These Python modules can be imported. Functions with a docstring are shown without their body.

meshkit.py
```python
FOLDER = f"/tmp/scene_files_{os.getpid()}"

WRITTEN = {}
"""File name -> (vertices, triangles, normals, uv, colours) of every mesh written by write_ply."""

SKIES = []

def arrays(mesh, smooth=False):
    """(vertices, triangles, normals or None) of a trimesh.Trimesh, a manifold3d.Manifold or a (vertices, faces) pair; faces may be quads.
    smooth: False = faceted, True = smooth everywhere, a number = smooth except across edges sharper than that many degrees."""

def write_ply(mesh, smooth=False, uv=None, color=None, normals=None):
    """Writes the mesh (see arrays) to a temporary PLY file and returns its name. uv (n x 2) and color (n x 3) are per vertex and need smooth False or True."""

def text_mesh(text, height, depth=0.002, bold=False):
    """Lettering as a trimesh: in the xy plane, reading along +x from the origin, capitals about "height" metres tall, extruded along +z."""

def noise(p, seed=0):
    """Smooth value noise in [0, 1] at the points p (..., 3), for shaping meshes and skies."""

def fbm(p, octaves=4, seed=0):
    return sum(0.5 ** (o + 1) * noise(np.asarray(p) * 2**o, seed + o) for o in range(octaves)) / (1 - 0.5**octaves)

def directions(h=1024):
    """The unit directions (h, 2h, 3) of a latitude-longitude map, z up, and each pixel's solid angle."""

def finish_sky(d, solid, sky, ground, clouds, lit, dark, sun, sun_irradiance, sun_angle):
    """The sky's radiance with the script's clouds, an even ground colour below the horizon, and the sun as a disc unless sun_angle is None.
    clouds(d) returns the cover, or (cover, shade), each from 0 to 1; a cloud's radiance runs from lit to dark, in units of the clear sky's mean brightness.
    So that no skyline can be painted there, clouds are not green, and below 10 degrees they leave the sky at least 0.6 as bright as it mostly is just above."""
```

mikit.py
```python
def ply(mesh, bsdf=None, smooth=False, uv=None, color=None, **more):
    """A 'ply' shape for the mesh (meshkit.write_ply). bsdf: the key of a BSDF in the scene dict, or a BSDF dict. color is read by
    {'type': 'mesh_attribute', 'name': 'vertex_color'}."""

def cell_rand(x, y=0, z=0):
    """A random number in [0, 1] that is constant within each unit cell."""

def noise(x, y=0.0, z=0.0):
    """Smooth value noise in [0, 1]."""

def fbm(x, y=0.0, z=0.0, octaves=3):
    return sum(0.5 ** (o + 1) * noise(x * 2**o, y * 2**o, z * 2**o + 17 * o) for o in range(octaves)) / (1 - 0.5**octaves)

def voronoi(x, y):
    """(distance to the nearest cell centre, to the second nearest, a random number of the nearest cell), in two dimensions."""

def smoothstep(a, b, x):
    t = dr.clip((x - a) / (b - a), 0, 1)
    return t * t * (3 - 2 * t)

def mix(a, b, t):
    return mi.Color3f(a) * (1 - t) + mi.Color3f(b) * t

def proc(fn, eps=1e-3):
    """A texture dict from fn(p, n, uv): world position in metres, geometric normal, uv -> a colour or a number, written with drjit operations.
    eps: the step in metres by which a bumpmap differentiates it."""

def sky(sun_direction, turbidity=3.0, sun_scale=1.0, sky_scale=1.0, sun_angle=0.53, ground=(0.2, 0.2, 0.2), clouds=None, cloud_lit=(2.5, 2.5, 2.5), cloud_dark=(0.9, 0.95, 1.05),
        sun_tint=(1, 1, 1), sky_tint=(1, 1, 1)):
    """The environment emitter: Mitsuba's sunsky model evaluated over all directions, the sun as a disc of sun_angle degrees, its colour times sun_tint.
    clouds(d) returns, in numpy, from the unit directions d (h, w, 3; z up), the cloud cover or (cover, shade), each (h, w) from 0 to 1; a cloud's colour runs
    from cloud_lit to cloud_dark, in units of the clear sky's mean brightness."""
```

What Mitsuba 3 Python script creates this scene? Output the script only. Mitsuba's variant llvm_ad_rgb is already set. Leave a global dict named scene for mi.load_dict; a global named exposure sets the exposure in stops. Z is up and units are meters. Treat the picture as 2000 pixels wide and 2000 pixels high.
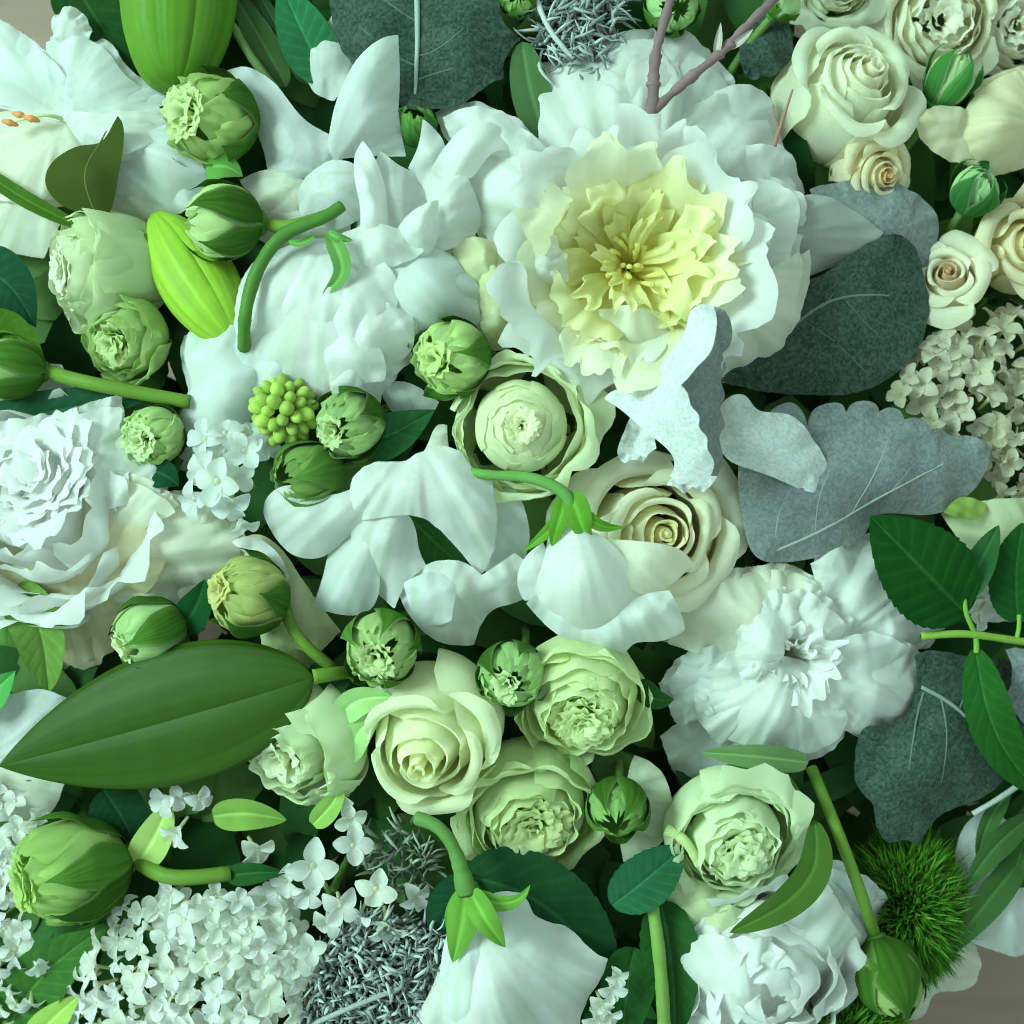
import math
import numpy as np
import trimesh
import mitsuba as mi
import mikit
import meshkit
import drjit as dr
from mikit import proc, noise, fbm, smoothstep, mix
from scipy.interpolate import RBFInterpolator, CubicSpline
from scipy.spatial import Delaunay, cKDTree
import shapely
import shapely.geometry as sg

T = mi.ScalarTransform4f
scene, labels = {}, {}

# ---------------------------------------------------------------- camera, light, exposure
S = 0.00022                      # metres per reference unit (a rose is about 300 units, 6.6 cm, across)
DIST = 3700.0                    # lens height above the bouquet's middle, in the same units
scene['camera'] = {'type': 'thinlens', 'fov': math.degrees(2 * math.atan(1000 / DIST)), 'fov_axis': 'x',
                   'aperture_radius': 0.0045, 'focus_distance': DIST * S - 0.005, 'near_clip': 0.01, 'far_clip': 60.0,
                   'to_world': T().look_at(origin=[0, 0, DIST * S], target=[0, 0, 0], up=[0, 1, 0])}
scene['sky'] = mikit.sky([-0.70, 0.26, 0.62], turbidity=3, sun_scale=0.30, sky_scale=1.0, sun_angle=26, clouds=lambda d: 1.0,
                         cloud_lit=(0.47, 0.70, 0.645), cloud_dark=(0.47, 0.70, 0.645), sun_tint=(0.51, 0.98, 1.22))
exposure = 3.7

# ---------------------------------------------------------------- materials
VC = {'type': 'mesh_attribute', 'name': 'vertex_color'}
scene['petal_skin'] = {'type': 'principledthin', 'base_color': VC, 'roughness': 0.6, 'diff_trans': 0.95, 'eta': 1.3, 'sheen': 0.15}
scene['leaf_skin'] = {'type': 'principledthin', 'base_color': VC, 'roughness': 0.45, 'diff_trans': 0.35, 'eta': 1.22}
scene['green_flesh'] = {'type': 'twosided', 'bsdf': {'type': 'principled', 'base_color': VC, 'roughness': 0.5, 'specular': 0.15}}
scene['bark'] = {'type': 'twosided', 'bsdf': {'type': 'principled', 'base_color': VC, 'roughness': 0.7, 'specular': 0.25}}


def felt(dark, light, f):
    def fn(p, n, uv):
        k = 1 / S
        a = fbm(p.x * k * 0.22, p.y * k * 0.22, p.z * k * 0.22, octaves=3)
        b = fbm(p.x * k * 0.03 + 7, p.y * k * 0.03, p.z * k * 0.03, octaves=2)
        return mix(dark, light, smoothstep(0.2, 0.85, a * 0.75 + b * 0.25 + f))
    return {'type': 'principledthin', 'base_color': proc(fn), 'roughness': 0.8, 'diff_trans': 0.3, 'sheen': 0.6, 'eta': 1.3}


scene['felt_dark'] = felt((0.022, 0.045, 0.033), (0.085, 0.12, 0.098), 0.0)
scene['felt_grey'] = felt((0.15, 0.175, 0.17), (0.28, 0.30, 0.29), 0.0)
scene['felt_silver'] = felt((0.44, 0.47, 0.455), (0.66, 0.68, 0.66), 0.1)


def wood(p, n, uv):
    g = fbm(p.x * 9 + 3, p.y * 150, 0, octaves=3)
    return mix((0.25, 0.165, 0.12), (0.33, 0.225, 0.165), g)


scene['wood'] = {'type': 'principled', 'base_color': proc(wood), 'roughness': 0.5}

WHITE = (0.84, 0.835, 0.815)
COOL = (0.80, 0.82, 0.81)
IVORY = (0.85, 0.83, 0.70)
CREAM = (0.86, 0.79, 0.55)
LEMON = (0.88, 0.86, 0.46)
YELLOW = (0.88, 0.80, 0.22)
PALE = (0.76, 0.81, 0.52)
LIME = (0.58, 0.70, 0.26)
BUDG = (0.20, 0.34, 0.06)
SEPAL = (0.050, 0.125, 0.018)
LEAFG = (0.055, 0.125, 0.016)
DEEP = (0.016, 0.055, 0.015)
OLIVE = (0.052, 0.075, 0.016)
STEM = (0.12, 0.22, 0.03)


# ---------------------------------------------------------------- places
def dome(u, v):
    """Height of the bouquet's rounded top."""
    return 60 - 0.00020 * ((u - 880) ** 2 + 0.6 * (v - 950) ** 2)


def at(u, v, h):
    """A place in the bouquet (u to the right, v down the table, h up, in units) as a point in metres."""
    k = (DIST - h) / DIST
    return np.array([(u - 1000) * k * S, (1000 - v) * k * S, h * S])


def numbered(name):
    key, i = name, 0
    while key in scene or key in labels or key in HELD:
        i += 1
        key = f'{name}_{i:03d}'
    HELD.add(key)
    return key


HUB = {}
HELD = set()
COUNT = {}


def thing(name, label, cat, group=None):
    key = numbered(name)
    labels[key] = {'label': label, 'category': cat}
    if group:
        labels[key]['group'] = group
    return key


def part(parent, name, shape, label=None, kind=None):
    i = COUNT.get((parent, name), 0)
    COUNT[(parent, name)] = i + 1
    key = f'{parent}__{name}' + (f'_{i:03d}' if i else '')
    scene[key] = shape
    if label or kind:
        labels[key] = {k: x for k, x in (('label', label), ('kind', kind)) if x}
    return key


def col(base, n, seed, pts=None, amt=0.07):
    """Per-vertex pigment: one colour with a little blotching."""
    c = np.tile(np.asarray(base, float), (n, 1))
    if pts is not None:
        f = meshkit.fbm(pts / S * 0.03 + seed * 3.1, 3, seed) - 0.5
        c *= 1 + amt * 2 * f[:, None]
    return np.clip(c, 0, 0.92)


def shape(v, f, bsdf, c, smooth=True):
    return mikit.ply(trimesh.Trimesh(v, f, process=False), bsdf, smooth=smooth, color=c)


def grid_faces(ns, nt):
    i = np.arange(ns - 1)[:, None] * nt + np.arange(nt - 1)[None]
    a = i.ravel()
    return np.vstack([np.stack([a, a + 1, a + nt + 1], 1), np.stack([a, a + nt + 1, a + nt], 1)])


def spline(points, s):
    p = np.asarray(points, float)
    d = np.r_[0, np.cumsum(np.linalg.norm(np.diff(p, axis=0), axis=1) ** 0.7)]
    if len(p) == 2:
        return p[0] + (p[1] - p[0]) * s[:, None]
    return CubicSpline(d / d[-1], p, bc_type='natural')(s)


class Frame:
    """A flower's own axes: c in metres, its axis towards (du, dv) of the table and up."""

    def __init__(self, u, v, h, size, axis=(0, 0), spin=0.0):
        self.c, self.k = at(u, v, h), size * S
        x, y = axis[0] + 0.0002 * (u - 880), -axis[1] - 0.00012 * (v - 950)
        if len(axis) < 3 and x * x + y * y > 0.92:
            x, y = np.array([x, y]) / math.hypot(x, y) * 0.96
        z = axis[2] if len(axis) > 2 else math.sqrt(max(0.02, 1 - x * x - y * y))
        a = np.array([x, y, z]) / math.sqrt(x * x + y * y + z * z)
        e = np.cross([0, 1, 0] if abs(a[1]) < 0.9 else [1, 0, 0], a)
        e /= np.linalg.norm(e)
        g = np.cross(a, e)
        cs, sn = math.cos(spin), math.sin(spin)
        self.m = np.stack([e * cs + g * sn, -e * sn + g * cs, a], 1)

    def __call__(self, p):
        return self.c + (np.asarray(p) @ self.m.T) * self.k


# ---------------------------------------------------------------- generators
def wide(s):
    return 0.35 + 0.65 * np.sin(np.pi / 2 * np.minimum(1, s / 0.55))


def petal(prof, phi, half, wprof=wide, drop=0.25, power=3.0, spiral=0.0, ruffle=0.0, freq=5, jag=0.0, flat=0.0, wob=0.03, ns=13, nt=17, seed=0):
    """A petal that stands round the flower's axis: prof is its midline as (radius, height), half its half-width as an angle."""
    rng = np.random.default_rng(seed)
    s, t = np.linspace(0, 1, ns), np.linspace(-1, 1, nt)
    cut = 1 - drop * np.abs(t) ** power
    if jag:
        cut -= jag * (meshkit.noise(np.stack([t * 4.5 + seed, t * 0, t * 0], 1), seed) ** 1.3) + 0.25 * jag * meshkit.noise(np.stack([t * 14 + seed, t * 0, t * 0 + 3], 1), seed)
    se = (s[:, None] * cut[None]).ravel()
    tt = np.tile(t, ns)
    rz = spline(prof, se)
    r, z = rz[:, 0], rz[:, 1]
    a = half * wprof(np.repeat(s, nt)) * tt
    r = r * (1 + spiral * tt)
    ph = rng.uniform(0, 6.28)
    e = se ** 3
    w1, w2 = np.sin(freq * tt * 1.6 + ph), np.sin(freq * 0.61 * tt + ph * 2.1)
    r = r + ruffle * e * (w1 + 0.5 * w2)
    z = z + ruffle * 0.6 * e * np.sin(freq * tt * 1.3 + ph + 1.2)
    x, y = r * (np.cos(a) * (1 - flat) + flat), r * np.sin(a)
    v = np.stack([x * math.cos(phi) - y * math.sin(phi), x * math.sin(phi) + y * math.cos(phi), z], 1)
    if wob:
        q = v * 3.0 + seed * 1.7
        v = v + wob * se[:, None] * (np.stack([meshkit.noise(q + k * 9.3, seed + k) for k in range(3)], 1) - 0.5) * 2
    return v, grid_faces(ns, nt), se, tt


def petal_color(base, se, tt, seed, root=None, reach=0.35, rim=None):
    """Pigment of a petal: fine veins along it, another hue at its root in streaks, perhaps a rim."""
    vein = meshkit.noise(np.stack([tt * 9 + seed, se * 1.5, se * 0], 1), seed) - 0.5
    c = np.tile(np.asarray(base, float), (len(se), 1)) * (1 + 0.07 * vein[:, None])
    if root is not None:
        k = np.clip((reach + 0.35 * vein - se) / max(reach, 0.05) * 1.6, 0, 1)[:, None]
        c = c * (1 - k) + np.asarray(root) * k
    if rim is not None:
        k = np.clip((se - 0.9 + 0.1 * vein) / 0.06, 0, 1)[:, None] * 0.7
        c = c * (1 - k) + np.asarray(rim) * k
    return np.clip(c, 0.003, 0.92)


def add_petal(t, fr, name='petal', base=WHITE, root=None, reach=0.35, rim=None, bsdf='petal_skin', label=None, seed=0, **kw):
    v, f, se, tt = petal(seed=seed, **kw)
    return part(t, name, shape(fr(v), f, bsdf, petal_color(base, se, tt, seed, root, reach, rim)), label)


def tube_mesh(points, radii, sides=8, n=None, rough=0.0):
    n = n or max(6, 5 * len(points))
    p = spline(points, np.linspace(0, 1, n))
    r = np.interp(np.linspace(0, 1, n), np.linspace(0, 1, len(np.atleast_1d(radii))), np.atleast_1d(radii))
    if rough:
        r = r * (1 + rough * 2 * (meshkit.fbm(np.c_[p[:, :2] / S / 14, p[:, 2] * 0], 2, 3) - 0.5))
    d = np.gradient(p, axis=0)
    d /= np.linalg.norm(d, axis=1, keepdims=True) + 1e-12
    e = np.cross(d, [0.13, 0.2, 0.97])
    bad = np.linalg.norm(e, axis=1) < 1e-3
    e[bad] = np.cross(d[bad], [1, 0, 0])
    e /= np.linalg.norm(e, axis=1, keepdims=True)
    g = np.cross(d, e)
    a = np.linspace(0, 2 * np.pi, sides, endpoint=False)
    v = (p[:, None] + r[:, None, None] * (np.cos(a)[None, :, None] * e[:, None] + np.sin(a)[None, :, None] * g[:, None])).reshape(-1, 3)
    i, j = np.meshgrid(np.arange(n - 1), np.arange(sides), indexing='ij')
    a0, a1 = (i * sides + j).ravel(), (i * sides + (j + 1) % sides).ravel()
    f = np.vstack([np.stack([a0, a1, a1 + sides], 1), np.stack([a0, a1 + sides, a0 + sides], 1)])
    v = np.vstack([v, p[:1], p[-1:]])
    j = np.arange(sides)
    f = np.vstack([f, np.stack([j * 0 + len(v) - 2, (j + 1) % sides, j], 1), np.stack([j * 0 + len(v) - 1, (n - 1) * sides + j, (n - 1) * sides + (j + 1) % sides], 1)])
    return v, f


def tube(t, name, pts, radii, color, bsdf='green_flesh', lift=None, seed=0, label=None, sides=8, rough=0.0):
    """pts: (u, v, h over the dome)."""
    w = [at(u, v, h + dome(u, v)) for u, v, h in pts]
    v, f = tube_mesh(w, np.atleast_1d(radii) * S, sides, 60 if rough else 40, rough or 0.10)
    return part(t, name, shape(v, f, bsdf, col(color, len(v), seed, v, 0.4 if rough else 0.15)), label)


BIND = np.array([0.0, 0.0, -0.235])


def down_stem(t, fr, z0, r=9, color=(0.10, 0.19, 0.045), seed=0):
    """The flower's stem, down to where the bouquet is bound."""
    p0 = fr([0, 0, z0])
    q = p0 - fr.m[:, 2] * 60 * S
    mid = q * 0.5 + BIND * 0.5 + [0, 0, 0.02]
    ang = seed * 2.399
    end = BIND + np.array([math.cos(ang), math.sin(ang), 0]) * 0.02
    v, f = tube_mesh([p0, q, mid, end], [r * S, r * S * 0.8], 6, 12)
    part(t, 'stem', shape(v, f, 'green_flesh', col(color, len(v), seed)))


def rose(name, label, u, v, h, R, axis=(0, 0), spin=0.0, n=15, base=IVORY, root=CREAM, heart=None, openness=1.0, outer=0.0, seed=0, skip=(), group=None, ruffle=0.012, cat='rose', tight=0.0):
    t = thing(name, label, cat, group)
    fr = Frame(u, v, dome(u, v) + h, R, axis, spin)
    add_petal(t, fr, 'heart', base=base if heart is None else heart, prof=[(0.02, -0.6), (0.085, -0.1), (0.06, 0.33), (0.03, 0.40), (0.004, 0.405)], phi=spin, half=3.2, wprof=lambda s: 1 + 0 * s, drop=0.0, spiral=0.22, wob=0.01, ns=12, nt=21, seed=seed * 97 + 90)
    for k in range(n):
        if k in skip:
            continue
        q = k / (n - 1)
        rk = 0.06 + 0.60 * q ** 0.9
        zt = 0.40 - 0.34 * q ** 1.6
        rt = rk * (0.62 + 0.55 * q * openness) + 0.02
        fl = max(0, q - 0.3) * (0.30 + outer) * openness
        if tight and q < 0.62:
            rt, zt, fl = rk * (0.70 + 0.25 * q), 0.52 - 0.62 * q * tight, 0.0
        prof = [(0.05, -1.15), (rk * 0.8 + 0.10, -0.9), (rk * 1.14 + 0.02, -0.35), (rk * 0.95 + rt * 0.08, zt - 0.2), (rt, zt), (rt + fl * 0.6 + 0.015, zt + 0.03 - fl * 0.12), (rt + fl + 0.02, zt - 0.01 - fl * 0.5)]
        c = np.array(base) if heart is None or q > 0.5 else np.array(heart) * (1 - q * 2) + np.array(base) * q * 2
        add_petal(t, fr, base=c, root=root, reach=0.55, prof=prof, phi=k * 2.399963 + 0.25 * math.sin(k * 3.7 + seed), half=2.35 - 1.35 * q ** 0.7,
                  spiral=0.16 - 0.08 * q, drop=0.22 + 0.10 * q, power=2.6, ruffle=ruffle * (0.3 + q), freq=4, jag=0.03 * q, wob=0.02 + 0.035 * q, ns=16, nt=21, seed=seed * 97 + k)
    calyx(t, fr, -1.15, 0.34, seed)
    return t, fr


def calyx(t, fr, z, r, seed, n=5, color=SEPAL, length=0.8):
    v, f, se, tt = petal([(0.03, z - 0.25), (r * 0.7, z - 0.15), (r * 0.8, z + 0.05), (r * 0.6, z + 0.12)], 0, math.pi, lambda s: 1 + 0 * s, drop=0, wob=0, ns=8, nt=15, seed=seed)
    part(t, 'receptacle', shape(fr(v), f, 'green_flesh', col(color, len(v), seed)))
    for k in range(n):
        v, f, se, tt = petal([(r * 0.6, z), (r * 1.5, z + 0.1), (r * 2.1, z + length * 0.5), (r * 2.6, z + length * 0.75)], k * 6.283 / n + seed, 0.55, lambda s: (1 - s) ** 0.7 + 0.02, drop=0, wob=0.03, ns=9, nt=5, seed=seed + k)
        part(t, 'sepal', shape(fr(v), f, 'leaf_skin', col(color, len(v), seed)))
    down_stem(t, fr, z - 0.2, seed=seed)


def frills(count, radius, z0, bulge, size, seed, crinkle=0.10, lean=0.0):
    """Many small crinkled petals packed in a rosette; returned as one mesh with its own se/tt."""
    rng = np.random.default_rng(seed)
    V, F, SE, TT, n = [], [], [], [], 0
    for i in range(count):
        q = math.sqrt((i + 0.5) / count)
        r, phi = radius * q * rng.uniform(0.85, 1.1), i * 2.399963 + rng.uniform(-0.3, 0.3)
        zt = z0 + bulge * (1 - q * q) + rng.uniform(-0.04, 0.04)
        hgt = size * rng.uniform(0.8, 1.4)
        half = min(2.0, size * rng.uniform(0.7, 1.2) / max(r, 0.04))
        tip = size * rng.uniform(0.2, 0.9) + lean * q
        v, f, se, tt = petal([(r * 0.6, zt - hgt * 1.3), (r * 0.85, zt - hgt * 0.5), (r + tip * 0.35, zt - hgt * 0.08), (r + tip, zt - hgt * 0.12)], phi, half, drop=0.25, power=3, ruffle=size * crinkle * 2.0, freq=6, jag=0.10, wob=size * 0.13, ns=7, nt=13, seed=seed * 131 + i)
        V.append(v); F.append(f + n); SE.append(se); TT.append(tt)
        n += len(v)
    return np.vstack(V), np.vstack(F), np.concatenate(SE), np.concatenate(TT)


def spray_rose(name, label, u, v, h, R, axis=(0, 0), spin=0.0, base=PALE, heart=IVORY, root=LIME, n_outer=8, n_frill=70, mouth=0.62, bulge=0.22, seed=0, globe=False, group=None, length=1.3, flare=0.12, cat='rose'):
    """A cup of broad petals filled with a crinkled rosette (or a closed globe)."""
    t = thing(name, label, cat, group)
    fr = Frame(u, v, dome(u, v) + h, R, axis, spin)
    for k in range(n_outer):
        q = (k + 1) / n_outer
        m = mouth * (0.98 + 0.28 * q)
        rj = np.random.default_rng(seed * 7 + k)
        f_ = flare * q * rj.uniform(0.5, 1.9)
        dz = rj.uniform(-0.14, 0.07)
        prof = [(0.06, -length), (0.62, -length * 0.75), (0.93 * (0.85 + 0.15 * q), -0.35), (m + 0.04, 0.0 + dz * 0.6), (m + f_ * 0.5, 0.10 - 0.14 * q + dz), (m + f_ * 1.3, 0.08 - 0.24 * q + dz)]
        add_petal(t, fr, base=np.array(base) * (1 - 0.25 * (1 - q)) + np.array(heart) * 0.25 * (1 - q), root=root, reach=0.3, prof=prof, phi=k * 2.399963 + seed, half=1.25 - 0.25 * q, spiral=0.05, drop=0.16, power=2.4,
                  ruffle=0.02 + 0.045 * q, freq=6, jag=0.10, wob=0.07, ns=15, nt=21, seed=seed * 53 + k)
    if globe:
        m = 13
        for k in range(m):
            q = (k + 1) / m
            rg = mouth * 0.86
            tip = rg * max(0.001, (k - 0.6) / m) ** 0.8 * 0.98 if k else 0.0
            prof = [(rg * 0.5, -0.8), (rg * 0.95, -0.35), (rg * (0.9 + 0.06 * q), 0.02), (tip * 0.75 + rg * 0.22, bulge * 1.0 * (1 - q * 0.7) + 0.03), (tip, bulge * 1.25 * (1 - q * q) + 0.06)]
            c = np.array(heart) * (1 - q) + np.array(base) * q
            add_petal(t, fr, 'inner_petal', base=c, root=None, prof=prof, phi=k * 2.399963 + seed * 1.3, half=1.5 - 0.35 * q, spiral=0.05, drop=0.12, power=2, ruffle=0.012, freq=7, jag=0.05, wob=0.03, ns=13, nt=17, seed=seed * 71 + k)
        v_, f_, se, tt = frills(14, mouth * 0.30, bulge * 1.25 + 0.02, 0.03, 0.12, seed)
        part(t, 'ruffled_heart', shape(fr(v_), f_, 'petal_skin', petal_color(heart, se, tt, seed, root, 0.3)), kind='stuff')
    else:
        for k in range(9):
            q = 0.35 + 0.65 * (k + 1) / 9
            rg_ = mouth * (0.42 + 0.56 * q)
            rj = np.random.default_rng(seed * 11 + k)
            top = bulge * 0.9 * (1 - q * q) + 0.10 + rj.uniform(-0.05, 0.04)
            prof = [(rg_ * 0.6, -0.8), (rg_ * 1.05, -0.35), (rg_ * 1.04, top - 0.18), (rg_ * 0.92, top), (rg_ * 0.90 + 0.05 * rj.uniform(0.3, 1.6), top + 0.035)]
            add_petal(t, fr, 'inner_petal', base=np.array(heart) * (1 - q) * 0.8 + np.array(base) * (0.2 + 0.8 * q), root=None, prof=prof, phi=k * 2.399963 + seed * 1.3, half=1.35 - 0.4 * q, spiral=0.06, drop=0.16, power=2.4, ruffle=0.035, freq=6, jag=0.08, wob=0.05, ns=13, nt=19, seed=seed * 71 + k)
        v_, f_, se, tt = frills(int(n_frill * 0.5), mouth * 0.62, 0.06, bulge + 0.06, 0.22, seed)
        part(t, 'ruffled_heart', shape(fr(v_), f_, 'petal_skin', petal_color(heart, se, tt, seed, root, 0.25)), kind='stuff')
    calyx(t, fr, -length, 0.3, seed)
    return t, fr


def bud(name, label, u, v, h, R, axis=(0, 0), spin=0.0, length=1.15, opening=0.25, base=PALE, sepal=SEPAL, n_sep=5, cover=0.75, frill=0, heart=PALE, root=LIME, stem=None, stem_r=9, seed=0, group=None, cat='flower bud', sep_w=0.62, loose=0.06):
    """A round green bud: hugging petals, sepals over them, perhaps a ruffled mouth, and its stem."""
    t = thing(name, label, cat, group)
    fr = Frame(u, v, dome(u, v) + h, R * 0.90, axis, spin)
    rng = np.random.default_rng(seed + 900)
    L = length * rng.uniform(0.94, 1.1)
    base = np.array(base) * [0.98, 1.0, 0.92]
    for k in range(12):
        q = k / 11
        outer_ = k >= 6
        o = opening * (0.15 + 0.25 * q if not outer_ else 0.45 + 0.5 * (k - 6) / 5)
        top = L * (1.0 - 0.03 * k if not outer_ else rng.uniform(0.62, 0.90))
        z2 = min(top - 0.12, L * 0.72)
        prof = [(0.05, -L), (0.72, -L * 0.72), (0.93 + 0.03 * outer_, -0.1), (0.80 + 0.07 * outer_ + 0.08 * o, L * 0.40), (0.50 + 0.12 * outer_ + 0.30 * o, z2), ((0.04 + 0.03 * k if not outer_ else 0.40 + 0.45 * o), top)]
        tone = rng.uniform(0.85, 1.12)
        v, f, se, tt = petal(prof=prof, phi=k * 2.399963 + seed, half=1.2 if not outer_ else 0.95, wprof=lambda s: 0.55 + 0.45 * np.sin(np.pi * np.clip(s * 0.85 + 0.1, 0, 1)), spiral=0.04, drop=0.22, power=2.4, ruffle=0.03 + 0.05 * opening, freq=6, jag=0.16, wob=0.05, ns=15, nt=17, seed=seed * 31 + k)
        stripe = meshkit.noise(np.stack([tt * 7 + k, se * 1.1, tt * 0 + seed], 1), seed + k)
        c = petal_color(np.array(base) * tone, se, tt, seed + k, BUDG, 0.35)
        c = c * (1 - 0.5 * np.clip(stripe - 0.5, 0, 1)[:, None] * np.array([1.0, 0.6, 1.1]))
        part(t, 'petal', shape(fr(v), f, 'petal_skin', np.clip(c, 0.003, 0.92)))
    for k in range(n_sep):
        e = min(1.06, cover * rng.uniform(0.9, 1.22))
        lo = loose * rng.uniform(0.5, 2.2)
        z1 = -L + 2 * L * e
        rr = lambda z: math.sqrt(max(0.0, 1 - (z / (L * 1.04)) ** 2))
        zs = [-L * 0.98, -L * 0.7, -L * 0.3, -L + 2 * L * e * 0.55, -L + 2 * L * e * 0.8, z1]
        prof = [(max(0.06, rr(z) * 1.05 + 0.02 + (lo * 2.0 * max(0, i - 2) / 3) ** 1.0 * (i > 2)), z) for i, z in enumerate(zs)]
        c = np.array(sepal) * rng.uniform(0.75, 1.5)
        v, f, se, tt = petal(seed=seed * 17 + k, prof=prof, phi=k * 6.283 / n_sep + rng.uniform(-0.25, 0.25), half=sep_w * rng.uniform(0.8, 1.15), wprof=lambda s: np.sin(np.pi * (0.28 + 0.72 * s)) ** 0.8 * (1 - s ** 3) + 0.02,
                             drop=0.0, wob=0.05, ns=18, nt=17)
        stripe = meshkit.noise(np.stack([tt * 8 + seed, se * 1.2, tt * 0 + k], 1), seed)
        cc = np.tile(c, (len(v), 1)) * (0.7 + 0.6 * stripe)[:, None]
        pale = (np.clip((np.abs(tt) - 0.78) / 0.2, 0, 1) * (0.4 + 0.6 * stripe))[:, None]
        cc = cc * (1 - pale * 0.7) + np.array(base) * 0.55 * pale * 0.7
        part(t, 'sepal', shape(fr(v), f, 'leaf_skin', np.clip(cc, 0.003, 0.9)))
    if frill:
        v_, f_, se, tt = frills(max(8, frill // 2), 0.22 + 0.40 * opening, L * 0.84, 0.16, 0.30, seed + 5)
        part(t, 'ruffled_heart', shape(fr(v_), f_, 'petal_skin', petal_color(heart, se, tt, seed, root, 0.25)), kind='stuff')
    v_, f_, se, tt = petal([(0.02, -L - 0.22), (0.2, -L - 0.16), (0.36, -L), (0.2, -L * 0.86)], 0, math.pi, lambda s: 1 + 0 * s, drop=0, wob=0, ns=8, nt=13)
    part(t, 'receptacle', shape(fr(v_), f_, 'green_flesh', col(np.array(sepal) * 1.3, len(v_), seed)))
    if stem:
        p0 = fr([0, 0, -L - 0.1])
        w = [p0] + [at(a, b, c + dome(a, b)) for a, b, c in stem]
        v_, f_ = tube_mesh(w, [stem_r * S, stem_r * S * 0.95], 8)
        part(t, 'stem', shape(v_, f_, 'green_flesh', col(STEM, len(v_), seed, v_, 0.15)))
    else:
        down_stem(t, fr, -L - 0.1, seed=seed)
    return t, fr


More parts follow.
